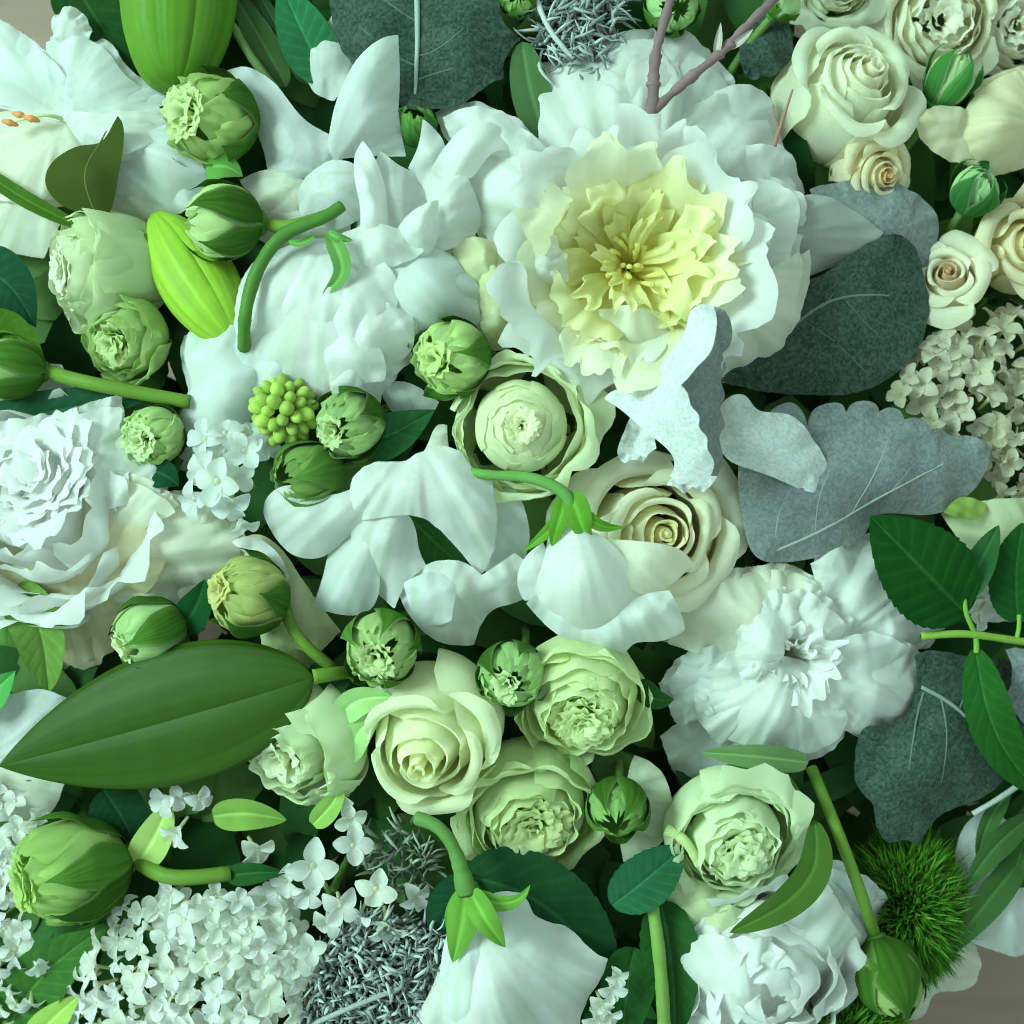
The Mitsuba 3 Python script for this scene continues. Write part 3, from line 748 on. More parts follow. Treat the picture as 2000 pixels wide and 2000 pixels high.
down_stem(t, Frame(150, 1040, dome(150, 1040) - 140, 100), 0, seed=4)

# ================================================================ lower right peony
t = thing('peony', 'half open white peony at the bottom right, bright petals below the small ruffled rose', 'peony', 'open peonies')
patch(t, 'petal', [(1580, 1690, 0), (1640, 1705, 20), (1700, 1745, 10), (1730, 1800, -20), (1725, 1835, -30), (1690, 1850, -10), (1630, 1850, 10), (1590, 1780, 10)], [(1650, 1780, 30)], base=COOL, lift=-20, seed=31, swell=1.5, **g2)
patch(t, 'petal', [(1320, 1770, -20), (1370, 1740, 0), (1460, 1790, 20), (1500, 1850, 20), (1420, 1880, 10), (1340, 1860, -20)], [(1400, 1810, 30)], base=PALE, lift=-25, seed=33, swell=1.5, **g2)
patch(t, 'petal', [(1470, 1795, -10), (1545, 1750, 10), (1615, 1745, 20), (1655, 1800, 20), (1692, 1850, -10), (1672, 1905, -40), (1640, 1930, -60), (1590, 1990, -90), (1510, 1980, -40), (1465, 1880, -10)], [(1570, 1830, 50), (1600, 1890, 15)], base=WHITE, lift=10, seed=34, ruffle=6, waves=5, jag=4, fold=22, roll=6, swell=1.6)
patch(t, 'petal', [(1332, 1850, -20), (1390, 1830, 10), (1460, 1850, 30), (1530, 1885, 30), (1575, 1960, 0), (1560, 2080, -40), (1340, 2080, -60), (1335, 1960, -40)], [(1440, 1920, 50), (1500, 1970, 30)], base=WHITE, lift=18, seed=35, ruffle=6, waves=5, jag=4, fold=24, roll=6, swell=1.6)
patch(t, 'petal', [(1400, 1870, 0), (1450, 1830, 25), (1520, 1850, 30), (1530, 1920, 10), (1470, 1950, 0), (1410, 1930, -10)], [(1470, 1890, 40)], base=WHITE, lift=40, seed=36, ruffle=7, waves=5, jag=5, fold=10, roll=5, swell=1.6)
broad_heads(t, 1495, 1905, 0, 190, (-0.05, 0.15), 9, (0.80, 0.84, 0.58))
down_stem(t, Frame(1480, 1880, dome(1480, 1880) - 120, 100), 0, seed=6)

# ================================================================ roses
rose('rose', 'white rose with a tight spiral heart, below the middle of the bouquet', 830, 1462, 30, 192, (-0.08, 0.30), 0.9, n=14, base=(0.86, 0.88, 0.62), root=PALE, heart=(0.88, 0.88, 0.56), openness=0.62, outer=0.05, tight=1.0, seed=1)
rose('rose', 'white rose with a swirling heart at the top right', 1668, 165, 20, 178, (0.16, -0.20), 2.2, n=18, base=(0.85, 0.85, 0.68), root=CREAM, heart=(0.85, 0.82, 0.62), openness=0.7, outer=0.05, tight=0.8, seed=2)
rose('rose', 'big cream rose half hidden behind the drooping white sweet pea in the middle', 1282, 1045, -40, 215, (0.10, -0.04), 3.6, n=19, base=(0.86, 0.84, 0.66), root=CREAM, heart=(0.87, 0.80, 0.50), openness=0.85, outer=0.15, seed=3)
rose('rose', 'small cream rose with a peach heart under the white rose at the top right', 1715, 342, -25, 92, (0.30, 0.25), 0.4, n=15, base=CREAM, root=CREAM, heart=(0.78, 0.55, 0.28), openness=0.9, outer=0.1, seed=4, cat='rose')
rose('rose', 'small cream rose with a pinkish heart, right of the dark woolly leaf', 1850, 545, -25, 100, (-0.35, -0.30), 1.0, n=14, base=(0.84, 0.80, 0.62), root=CREAM, heart=(0.72, 0.48, 0.28), openness=1.0, outer=0.25, seed=5)
rose('rose', 'cream rose cut by the right edge below the two green buds', 2005, 480, 0, 130, (-0.1, 0.05), 1.4, n=14, base=CREAM, root=LEMON, heart=(0.80, 0.70, 0.34), openness=0.95, outer=0.1, seed=6)
t = thing('rose', 'cream rose bell facing left at the right edge, with a torn outer petal', 'rose')
patch(t, 'petal', [(1789, 245, 0), (1825, 212, 20), (1880, 215, 25), (1925, 260, 10), (1910, 320, 0), (1855, 312, -10), (1812, 285, -10)], [(1850, 255, 25)], base=CREAM, lift=0, seed=41, ruffle=5, waves=5, jag=6, fold=8, roll=4)
patch(t, 'petal', [(1890, 215, 10), (1950, 158, 20), (2040, 140, 0), (2060, 300, -20), (1960, 335, -40), (1900, 328, -30), (1880, 270, 10)], [(1950, 245, 65), (1990, 240, 55)], base=CREAM, lift=15, seed=42, ruffle=3, waves=4, jag=2, fold=8, roll=6)
patch(t, 'petal', [(1900, 170, 0), (1960, 140, 10), (2050, 120, 10), (2050, 200, 20), (1960, 195, 30), (1910, 215, 10)], [(1970, 170, 20)], base=(0.80, 0.76, 0.50), lift=-5, seed=43, ruffle=3, waves=4, roll=4)
down_stem(t, Frame(2000, 250, dome(2000, 250) - 60, 100), 0, seed=8)
spray_rose('rose', 'loose cream rose at the top right corner with curling petals', 1840, 40, -35, 120, (-0.1, 0.3), 0.4, base=(0.82, 0.80, 0.62), heart=IVORY, root=CREAM, n_outer=9, n_frill=26, mouth=0.72, flare=0.35, seed=9)
spray_rose('rose', 'pale rose cut by the top right corner', 1985, 50, -40, 110, (-0.1, 0.3), 1.4, base=(0.80, 0.78, 0.66), heart=IVORY, root=CREAM, n_outer=8, n_frill=24, mouth=0.72, flare=0.3, seed=10)
spray_rose('rose', 'pale cream rose peeping over the top edge above the swirling white rose', 1640, -35, -30, 90, (0.0, 0.45), 1.4, base=(0.78, 0.80, 0.62), heart=IVORY, root=PALE, n_outer=8, n_frill=24, mouth=0.70, flare=0.3, seed=11)
t = thing('rose', 'yellowish rose with rolled petals wedged left of the big peony', 'rose')
patch(t, 'petal', [(885, 470, 0), (940, 468, 25), (985, 490, 15), (992, 540, 0), (960, 600, -20), (910, 560, -10)], [(935, 515, 30)], base=(0.80, 0.80, 0.50), lift=-20, seed=44, ruffle=6, waves=5, jag=3, fold=10, roll=5)
patch(t, 'petal', [(930, 540, 0), (965, 520, 25), (1000, 560, 20), (1032, 595, -10), (1020, 625, -30), (1005, 670, -60), (960, 680, -60), (935, 620, -20)], [(975, 585, 35), (975, 630, 10)], base=(0.80, 0.80, 0.50), lift=-10, seed=45, ruffle=5, waves=5, jag=3, fold=10, roll=5)
patch(t, 'petal', [(975, 640, 0), (1010, 600, 10), (1060, 600, 10), (1120, 640, 0), (1100, 680, -30), (1040, 670, -40), (990, 670, -30)], [(1050, 635, 15)], base=(0.72, 0.70, 0.36), lift=-45, seed=46, ruffle=6, waves=5, jag=4, fold=10, roll=4)
down_stem(t, Frame(960, 570, dome(960, 570) - 120, 100), 0, seed=9)

# cup shaped spray roses
SG = 'ruffled spray roses'
spray_rose('spray_rose', 'pale green cup rose with a closed round heart and wavy rim, in the middle', 1018, 832, 38, 150, (-0.03, 0.06), 0.6, base=(0.76, 0.83, 0.54), heart=(0.88, 0.87, 0.62), root=LIME, n_outer=9, mouth=0.66, bulge=0.30, globe=True, flare=0.22, seed=12, group=SG)
spray_rose('spray_rose', 'pale green ruffled rose lying on its side at the left, crinkled face to the left', 150, 525, 5, 130, (-0.72, 0.10), 0.6, base=(0.70, 0.78, 0.48), heart=(0.82, 0.84, 0.66), n_outer=7, n_frill=80, mouth=0.74, bulge=0.25, seed=13, group=SG, length=1.6, flare=0.05)
spray_rose('spray_rose', 'yellowish green ruffled rose leaning down, right of the spiral white rose', 1138, 1385, 22, 138, (-0.08, 0.52), 0.6, base=(0.72, 0.80, 0.46), heart=(0.78, 0.86, 0.50), n_outer=7, n_frill=110, mouth=0.74, bulge=0.30, seed=14, group=SG, flare=0.06)
spray_rose('spray_rose', 'dull yellow green ruffled rose below the drooping yellowish one', 1040, 1605, -28, 152, (0.05, 0.42), 2.0, base=(0.66, 0.76, 0.42), heart=(0.70, 0.76, 0.40), n_outer=9, n_frill=100, mouth=0.70, bulge=0.18, seed=15, group=SG, flare=0.22)
spray_rose('spray_rose', 'pale green cup rose tucked under the tip of the big lily bud', 556, 1474, 5, 148, (-0.42, 0.36), 0.9, base=(0.72, 0.82, 0.52), heart=(0.80, 0.84, 0.62), n_outer=9, n_frill=26, mouth=0.56, bulge=0.16, seed=16, group=SG, flare=0.06)
spray_rose('spray_rose', 'pale ruffled rose with wavy outer petals above the bottom right peony', 1440, 1652, 28, 145, (0.0, 0.30), 0.2, base=(0.74, 0.82, 0.56), heart=(0.80, 0.87, 0.60), n_outer=10, n_frill=110, mouth=0.66, bulge=0.26, seed=17, group=SG, flare=0.26)
spray_rose('spray_rose', 'small green ruffled rose under the pale one at the left, near the thick stem', 228, 668, -5, 95, (-0.30, 0.30), 0.2, base=(0.46, 0.62, 0.22), heart=(0.62, 0.72, 0.34), n_outer=7, n_frill=46, mouth=0.72, bulge=0.22, seed=18, group=SG, flare=0.10)

# ================================================================ buds
BG = 'round green buds'
bud('flower_bud', 'frilly green bud hanging below the top left lily bud', 412, 232, 30, 98, (-0.45, 0.12), 0.3, length=1.0, opening=0.85, base=(0.55, 0.68, 0.28), frill=34, heart=(0.70, 0.78, 0.42), n_sep=5, cover=0.7, seed=1, group=BG)
bud('flower_bud', 'striped green bud pointing left over the yellow green lily bud', 432, 432, 45, 80, (-0.90, 0.05), 0.5, length=1.12, opening=0.2, base=(0.66, 0.78, 0.40), cover=0.85, seed=2, stem=[(560, 442, 40), (640, 420, 25)], stem_r=13, group=BG)
bud('flower_bud', 'green bud on a thick stem at the left edge', 20, 718, 25, 66, (-0.93, -0.08), 0.5, length=1.2, opening=0.2, base=(0.45, 0.62, 0.26), cover=0.9, seed=3, stem=[(150, 742, 15), (260, 765, -5), (370, 785, -30)], stem_r=15, group=BG)
bud('flower_bud', 'bright green bud with fine hairs on its sepals, above the middle cup rose', 882, 698, 40, 80, (-0.55, 0.15), 0.2, length=1.0, opening=0.55, base=(0.62, 0.76, 0.34), frill=22, heart=(0.66, 0.78, 0.34), cover=0.8, seed=4, group=BG)
bud('flower_bud', 'green bud beside the cluster of tiny green berries', 682, 828, 20, 72, (-0.45, 0.30), 0.2, length=1.0, opening=0.6, base=(0.50, 0.66, 0.30), frill=16, heart=(0.66, 0.78, 0.40), cover=0.75, seed=5, group=BG)
bud('flower_bud', 'striped dark green bud behind the left wing of the middle sweet pea', 600, 930, 0, 72, (-0.65, 0.2), 0.2, length=1.05, opening=0.2, base=(0.30, 0.46, 0.14), cover=1.0, sepal=(0.07, 0.16, 0.03), seed=6, group=BG)
bud('flower_bud', 'olive tinged bud on a stem above the big lily bud', 483, 1162, 42, 84, (-0.62, -0.25), 0.2, length=1.02, opening=0.35, base=(0.62, 0.66, 0.26), frill=14, heart=(0.70, 0.66, 0.28), cover=0.8, seed=7, stem=[(580, 1240, 15), (650, 1305, -15)], stem_r=12, group=BG)
bud('flower_bud', 'green bud with cream tip just above the long lily bud, left of the olive one', 292, 1237, 5, 76, (-0.66, 0.35), 0.2, length=1.05, opening=0.5, base=(0.52, 0.68, 0.34), frill=18, heart=(0.76, 0.82, 0.50), cover=0.85, seed=8, group=BG)
bud('flower_bud', 'upright green bud with a crinkled tip above the spiral white rose', 745, 1265, 35, 78, (-0.10, 0.22), 0.2, length=1.0, opening=0.6, base=(0.52, 0.66, 0.30), frill=22, heart=(0.66, 0.76, 0.40), cover=0.85, seed=9, group=BG)
bud('flower_bud', 'small green bud right of the crinkled bud, between the roses', 1000, 1318, 38, 70, (-0.22, 0.25), 0.9, length=1.0, opening=0.5, base=(0.46, 0.64, 0.28), frill=14, heart=(0.70, 0.82, 0.46), cover=0.9, seed=10, group=BG)
bud('flower_bud', 'small vivid green bud below the drooping yellowish rose', 1206, 1578, 8, 64, (-0.15, 0.45), 0.9, length=1.05, opening=0.3, base=(0.36, 0.58, 0.20), cover=0.95, seed=11, group=BG)
bud('flower_bud', 'large leafy green bud lying at the left above the lilac', 138, 1702, 55, 114, (-0.70, 0.08), 0.4, length=1.05, opening=0.8, base=(0.46, 0.64, 0.22), frill=30, heart=(0.50, 0.66, 0.22), n_sep=7, cover=0.75, seed=12, stem=[(330, 1712, 30), (450, 1705, 0)], stem_r=16, group=BG)
bud('flower_bud', 'long smooth green bud on a tall stem at the bottom right', 1738, 1912, 60, 74, (0.12, 0.80), 0.5, length=1.3, opening=0.05, base=(0.40, 0.55, 0.20), cover=0.98, sep_w=0.85, loose=0.0, seed=13, stem=[(1690, 1770, 60), (1650, 1660, 40), (1610, 1560, -10), (1585, 1500, -60)], stem_r=13, group=BG)
bud('flower_bud', 'pointed green bud with long thin sepals beside the top right rose', 1856, 152, 20, 54, (0.25, -0.72), 0.5, length=1.2, opening=0.12, base=(0.62, 0.78, 0.44), cover=1.1, loose=0.18, sep_w=0.5, sepal=(0.05, 0.18, 0.04), seed=14, group=BG)
bud('flower_bud', 'dark green pointed bud with pale edges above the side seen cream rose', 1905, 372, 15, 54, (0.10, -0.55), 0.9, length=1.15, opening=0.1, base=(0.50, 0.70, 0.40), cover=1.05, loose=0.12, sep_w=0.6, sepal=(0.04, 0.15, 0.035), seed=15, group=BG)
bud('flower_bud', 'small dark green bud under the grey green woolly leaf at the top', 812, 242, -10, 44, (-0.1, -0.4), 0.9, length=1.3, opening=0.15, base=(0.25, 0.48, 0.14), cover=1.0, sepal=(0.05, 0.15, 0.03), seed=16, group=BG)
bud('flower_bud', 'light green bud at the top edge behind the brown twig', 1312, 12, 5, 58, (0.1, 0.5), 0.9, length=1.1, opening=0.2, base=(0.50, 0.70, 0.34), cover=0.8, seed=17, group=BG)
bud('flower_bud', 'pale green bud at the tip of the brown twig', 1530, 5, 30, 42, (0.5, -0.6), 0.9, length=1.0, opening=0.2, base=(0.56, 0.72, 0.40), cover=0.5, seed=18, group=BG)
bud('flower_bud', 'pale green frilled bud right above the left peony', 300, 852, -5, 66, (-0.25, 0.2), 0.9, length=1.0, opening=0.9, base=(0.62, 0.76, 0.36), frill=26, heart=(0.74, 0.84, 0.50), cover=0.4, seed=19, group=BG)
bud('flower_bud', 'light green bud cut by the top edge between woolly leaf and grey twigs', 1010, -5, 0, 40, (0.1, 0.3), 0.9, length=1.1, opening=0.1, base=(0.40, 0.62, 0.22), cover=0.9, seed=20, group=BG)

# ================================================================ lily buds
lily_bud('lily_bud', 'plump light green lily bud hanging in from the top edge at the left', (355, -330, -10), (340, 178, 10), 232, (0.095, 0.225, 0.018), seed=1, pw=(0.6, 0.42), spin=1.1, group='lily buds')
lily_bud('lily_bud', 'yellow green lily bud under the striped bud at the left', (300, 415, -60), (462, 672, -25), 152, (0.25, 0.43, 0.035), seed=2, pw=(0.7, 0.6), spin=0.9, group='lily buds')
lily_bud('lily_bud', 'long dark green lily bud lying across the lower left', (612, 1322, 35), (-2, 1496, 65), 268, (0.026, 0.066, 0.004), seed=3, pw=(0.66, 0.95), spin=0.56, stem=[(640, 1317, 22), (710, 1312, -60)], group='lily buds', depth=0.30, groove=0.20)

# ================================================================ white lilies and sweet peas at the upper left
lp = dict(ruffle=5, waves=3, fold=12, roll=4, jag=2)
t = thing('white_lily', 'blurred wide open white lily in the top left corner', 'lily')
patch(t, 'petal', [(-60, 50, -30), (20, 60, 0), (70, 95, 20), (125, 150, 30), (140, 235, 10), (70, 225, -10), (-60, 190, -50)], [(50, 140, 45), (0, 110, 10)], base=COOL, lift=0, seed=51, **lp)
patch(t, 'petal', [(95, 85, 0), (150, 75, 15), (215, 110, 10), (245, 150, 0), (320, 190, -10), (335, 205, -20), (270, 235, 0), (190, 235, 10), (125, 205, 10), (100, 140, 10)], [(190, 160, 45), (240, 200, 25)], base=COOL, lift=-5, seed=52, **lp)
patch(t, 'petal', [(-60, 250, -40), (60, 210, 0), (120, 225, 10), (185, 285, 0), (155, 360, -20), (90, 385, -20), (-60, 350, -40)], [(80, 290, 30), (10, 300, 0)], base=IVORY, lift=-15, seed=53, **lp)
patch(t, 'petal', [(120, 215, 10), (200, 222, 25), (280, 215, 10), (335, 200, -20), (315, 260, -10), (240, 305, 10), (190, 300, 10), (150, 265, 10)], [(220, 250, 35)], base=WHITE, lift=10, seed=54, **lp)
patch(t, 'petal', [(230, 280, 0), (300, 240, 10), (360, 280, 20), (405, 340, -5), (370, 395, -30), (290, 400, -40), (235, 375, -20)], [(310, 310, 35), (330, 360, 10)], base=COOL, lift=-15, seed=55, **lp)
patch(t, 'petal', [(-60, 360, -40), (40, 375, 0), (115, 430, 10), (80, 500, -20), (-60, 480, -60)], [(30, 430, 10)], base=IVORY, lift=-50, seed=56, **lp)
patch(t, 'petal', [(150, 380, 0), (240, 360, 10), (330, 395, 0), (320, 450, -30), (240, 470, -40), (170, 440, -20)], [(240, 410, 10)], base=IVORY, lift=-70, seed=57, **lp)
for k, (pu, pv) in enumerate([(40, 225), (20, 240), (62, 232)]):
    tube(t, 'filament', [(130, 235, -10), (90, 225, 40), (pu, pv, 48)], [4, 3], (0.55, 0.62, 0.32), seed=k)
    v_, f_ = tube_mesh([at(pu - 16, pv - 4, dome(pu, pv) + 48), at(pu, pv, dome(pu, pv) + 52), at(pu + 16, pv + 5, dome(pu, pv) + 48)], np.array([3, 8, 3]) * S, 8)
    part(t, 'anther', shape(v_, f_, 'green_flesh', col((0.62, 0.26, 0.10), len(v_), k)))
down_stem(t, Frame(150, 260, dome(150, 260) - 90, 100), 0, seed=12)

t = thing('white_lily', 'white lily with one tall upright petal left of the woolly leaf at the top', 'lily')
patch(t, 'petal', [(440, 148, -20), (490, 140, 0), (545, 175, 10), (600, 240, 10), (660, 280, 10), (660, 330, 0), (590, 345, 0), (530, 350, -20), (505, 260, -20)], [(560, 260, 35), (600, 300, 30)], base=COOL, lift=-20, seed=61, **lp)
patch(t, 'petal', [(470, 352, -10), (540, 335, 10), (605, 360, 10), (600, 420, -10), (525, 415, -20)], [(550, 380, 20)], base=IVORY, lift=-30, seed=62, **lp)
patch(t, 'petal', [(595, 85, -10), (625, 60, 10), (650, 30, 10), (680, 60, 0), (690, 130, 0), (650, 190, 0), (610, 170, -10)], [(645, 110, 30)], base=WHITE, lift=-55, seed=63, **lp)
patch(t, 'petal', [(640, 310, 10), (652, 230, 60), (675, 160, 100), (715, 100, 130), (750, 76, 135), (775, 72, 110), (778, 140, 90), (776, 215, 60), (790, 300, 10), (760, 300, 10), (700, 300, 15)], [(735, 130, 150), (710, 200, 115), (760, 190, 60), (700, 260, 65)], base=COOL, lift=-25, seed=64, ruffle=2, waves=3, fold=4, roll=3)
patch(t, 'petal', [(588, 415, -10), (592, 360, 10), (635, 320, 30), (680, 320, 35), (712, 350, 20), (712, 420, 0), (650, 445, 0)], [(650, 370, 65), (680, 380, 50)], base=COOL, lift=5, seed=65, **lp)
patch(t, 'petal', [(430, 400, -10), (520, 395, 10), (600, 420, 20), (680, 440, 20), (680, 490, 0), (600, 500, 0), (500, 460, -20)], [(580, 450, 30)], base=IVORY, lift=-45, seed=66, **lp)
down_stem(t, Frame(620, 330, dome(620, 330) - 90, 100), 0, seed=13)

t = thing('white_lily', 'starry white flower with sharp folded petals left of the big peony', 'lily')
patch(t, 'petal', [(700, 440, 0), (720, 350, 20), (745, 300, 30), (800, 335, 20), (850, 330, 10), (835, 400, 10), (790, 450, 20), (740, 470, 20)], [(770, 380, 55), (800, 360, 20)], base=WHITE, lift=-5, seed=71, ruffle=2, waves=3, fold=8, roll=3)
patch(t, 'petal', [(697, 300, 20), (710, 280, 40), (728, 305, 50), (748, 355, 35), (757, 420, 20), (752, 470, 10), (705, 475, 10), (704, 400, 30)], [(722, 360, 80), (726, 420, 65)], base=WHITE, lift=20, seed=72, ruffle=1, waves=3, fold=3, roll=3)
patch(t, 'petal', [(800, 330, 0), (818, 290, 20), (828, 240, 30), (850, 255, 40), (868, 285, 35), (862, 320, 20), (900, 335, 25), (928, 385, 5), (936, 425, -20), (920, 460, -30), (850, 490, -10), (838, 430, 10), (830, 370, 10)], [(880, 390, 55), (845, 300, 60), (870, 440, 30)], base=WHITE, lift=5, seed=73, ruffle=2, waves=4, fold=8, roll=4)
patch(t, 'petal', [(845, 330, 10), (880, 275, 25), (920, 245, 30), (975, 255, 10), (1000, 300, 0), (965, 300, 25), (940, 325, 15), (915, 350, 0), (880, 350, 0)], [(920, 290, 50)], base=WHITE, lift=15, seed=74, ruffle=2, waves=4, fold=6, roll=4)
patch(t, 'petal', [(760, 475, 0), (790, 430, 30), (830, 400, 35), (855, 395, 25), (855, 440, 10), (840, 490, 0), (800, 500, 0)], [(825, 440, 60)], base=WHITE, lift=30, seed=75, ruffle=2, waves=3, fold=5, roll=3)
patch(t, 'petal', [(840, 460, 0), (900, 440, 10), (930, 460, 0), (925, 500, -20), (880, 520, -20), (840, 510, -10)], [(885, 480, 15)], base=IVORY, lift=-30, seed=76, **lp)
down_stem(t, Frame(800, 420, dome(800, 420) - 90, 100), 0, seed=14)

t = thing('sweet_pea', 'large rumpled white sweet pea in the upper left, hooked under its own stem', 'sweet pea')
sp = dict(ruffle=5, waves=6, fold=14, roll=4, jag=3, fold_size=60)
patch(t, 'petal', [(370, 655, -10), (410, 640, 10), (470, 645, 20), (490, 700, 10), (500, 770, 0), (475, 830, -10), (430, 870, -30), (370, 895, -40), (335, 870, -40), (350, 815, -20), (375, 765, 0), (365, 700, 0)], [(430, 740, 55), (420, 800, 35)], base=COOL, lift=-35, seed=81, **sp)
patch(t, 'petal', [(480, 555, -10), (520, 505, 0), (590, 480, 10), (670, 470, 20), (740, 495, 10), (775, 560, 10), (790, 620, 0), (775, 690, 0), (740, 740, -10), (670, 765, -20), (590, 755, -20), (515, 725, -20), (470, 650, -20)], [(620, 600, 70), (560, 560, 50), (690, 560, 60), (680, 680, 40), (560, 670, 40)], base=WHITE, lift=5, seed=82, **sp)
patch(t, 'petal', [(730, 520, 10), (790, 500, 20), (850, 488, 15), (895, 520, 0), (922, 565, -20), (935, 625, -50), (900, 650, -50), (840, 650, -20), (790, 670, 0), (750, 620, 10)], [(830, 560, 55), (870, 590, 30)], base=COOL, lift=5, seed=83, ruffle=4, waves=4, fold=10, roll=5)
patch(t, 'petal', [(560, 640, 0), (640, 620, 20), (720, 590, 25), (800, 620, 10), (800, 680, -10), (750, 730, -20), (735, 770, -40), (660, 770, -40), (640, 720, -10), (590, 700, -10)], [(700, 660, 55), (690, 710, 25)], base=WHITE, lift=30, seed=84, **sp)
patch(t, 'petal', [(500, 545, 0), (560, 520, 15), (640, 500, 20), (690, 530, 25), (700, 590, 20), (640, 640, 10), (560, 640, 0), (510, 600, -10)], [(600, 570, 50)], base=WHITE, lift=32, seed=85, **sp)
patch(t, 'petal', [(740, 745, 10), (800, 750, 10), (855, 785, -10), (835, 812, -30), (775, 808, -30)], [(790, 775, 20)], base=COOL, lift=-30, seed=86, ruffle=3, waves=3, fold=6, roll=3)
patch(t, 'petal', [(465, 670, 0), (520, 660, 15), (590, 720, 15), (640, 760, 0), (560, 790, -20), (490, 770, -20)], [(540, 720, 30)], base=COOL, lift=0, seed=87, ruffle=4, waves=4, fold=8, roll=4)
for k, (o_, i_) in enumerate([
        ([(640, 478, 0), (700, 488, 10), (765, 530, 10), (775, 600, 0), (742, 665, -10), (700, 735, -25), (655, 700, -10), (632, 640, 0), (645, 560, 5)], [(700, 580, 45), (735, 560, 15), (670, 660, 20)]),
        ([(655, 462, 0), (720, 438, 15), (795, 455, 15), (830, 492, 0), (770, 520, 10), (700, 512, 10)], [(740, 480, 38)]),
        ([(632, 655, 10), (700, 650, 25), (748, 690, 10), (752, 745, -10), (700, 752, -20), (650, 776, -35), (636, 720, -5)], [(690, 700, 40)])]):
    patch(t, 'petal', o_, i_, base=WHITE, lift=44, seed=880 + k, ruffle=4, waves=5, fold=12, fold_size=50, roll=4, jag=3, hub=(650, 420), pleat=5.0, grow=1.0)
tube(t, 'stem', [(668, 402, 62), (625, 428, 75), (560, 455, 78), (512, 510, 78), (488, 570, 75), (478, 625, 66), (477, 680, 10)], [12, 13, 13, 12], (0.07, 0.18, 0.03), seed=2)
for k, (m_, w_) in enumerate([([(640, 452, 75), (660, 490, 95), (668, 530, 88), (628, 578, 84)], 36), ([(640, 452, 75), (655, 462, 95), (690, 470, 85)], 18), ([(615, 460, 80), (585, 475, 88), (560, 470, 80)], 16)]):
    leaf(t, 'sepal', m_, w_, color=(0.13, 0.30, 0.075), seed=k, fold=0.3, shape_=(0.5, 0.7), ns=17, nt=7)
down_stem(t, Frame(640, 620, dome(640, 620) - 110, 100), 0, seed=15)

# ================================================================ sweet peas in the middle and at the bottom
t = thing('sweet_pea', 'white sweet pea in the middle with a dark gap between its drooping wings', 'sweet pea')
s2_ = dict(ruffle=3, waves=4, fold=7, roll=4, jag=1, fold_size=90)
patch(t, 'petal', [(962, 1010, 0), (985, 957, 15), (1008, 960, 20), (1030, 1020, 10), (1025, 1085, -10), (1000, 1110, -20), (950, 1120, -10)], [(990, 1030, 35)], base=COOL, lift=-20, seed=91, **s2_)
patch(t, 'petal', [(522, 990, -30), (545, 958, -10), (590, 952, 0), (640, 968, 10), (700, 948, 20), (735, 930, 20), (725, 1000, 10), (680, 1045, -10), (625, 1085, -30), (570, 1075, -40), (535, 1035, -40)], [(600, 1010, 35), (670, 985, 35)], base=WHITE, lift=15, seed=92, **s2_)
patch(t, 'petal', [(660, 1045, 0), (700, 1040, 10), (730, 1090, 10), (735, 1160, 0), (710, 1195, -10), (650, 1195, -20), (612, 1182, -30), (635, 1110, -10)], [(680, 1120, 40), (660, 1160, 25)], base=COOL, lift=10, seed=93, **s2_)
patch(t, 'petal', [(690, 1015, 10), (750, 1000, 20), (800, 1015, 20), (815, 1070, 10), (830, 1105, 0), (795, 1135, 0), (770, 1185, -10), (735, 1155, 0), (700, 1110, 0)], [(760, 1060, 50), (745, 1110, 25)], base=WHITE, lift=-5, seed=94, **s2_)
patch(t, 'petal', [(780, 1150, -10), (840, 1105, 10), (900, 1100, 20), (940, 1125, 20), (1000, 1085, 10), (1035, 1120, 0), (1025, 1165, -20), (965, 1190, -10), (935, 1225, -20), (925, 1258, -40), (880, 1255, -40), (835, 1235, -30), (800, 1195, -20)], [(900, 1160, 50), (860, 1190, 20), (980, 1130, 40)], base=WHITE, lift=-5, seed=95, ruffle=7, waves=7, fold=16, roll=4, jag=2, fold_size=60)
patch(t, 'petal', [(790, 1140, 0), (850, 1120, 15), (890, 1150, 20), (880, 1210, 0), (840, 1220, -10), (805, 1190, -10)], [(845, 1165, 40)], base=COOL, lift=18, seed=98, **s2_)
patch(t, 'petal', [(690, 960, 0), (710, 920, 10), (745, 905, 20), (790, 905, 20), (840, 880, 20), (900, 890, 15), (928, 930, 10), (955, 938, 0), (965, 1000, -10), (962, 1055, -25), (945, 1105, -40), (930, 1118, -45), (905, 1085, -20), (865, 1040, 10), (815, 1008, 25), (760, 1008, 20), (715, 1015, 5)], [(800, 950, 55), (880, 970, 60), (920, 1030, 25), (740, 960, 35)], base=WHITE, lift=35, seed=96, ruffle=3, waves=7, fold=7, roll=4, jag=4)
patch(t, 'petal', [(800, 925, 0), (835, 870, 10), (855, 832, 20), (872, 832, 15), (874, 865, 0), (880, 900, 10), (840, 930, 10)], [(850, 890, 35)], base=IVORY, lift=20, seed=97, ruffle=3, waves=3, fold=5, roll=3)
down_stem(t, Frame(800, 1040, dome(800, 1040) - 120, 100), 0, seed=16)

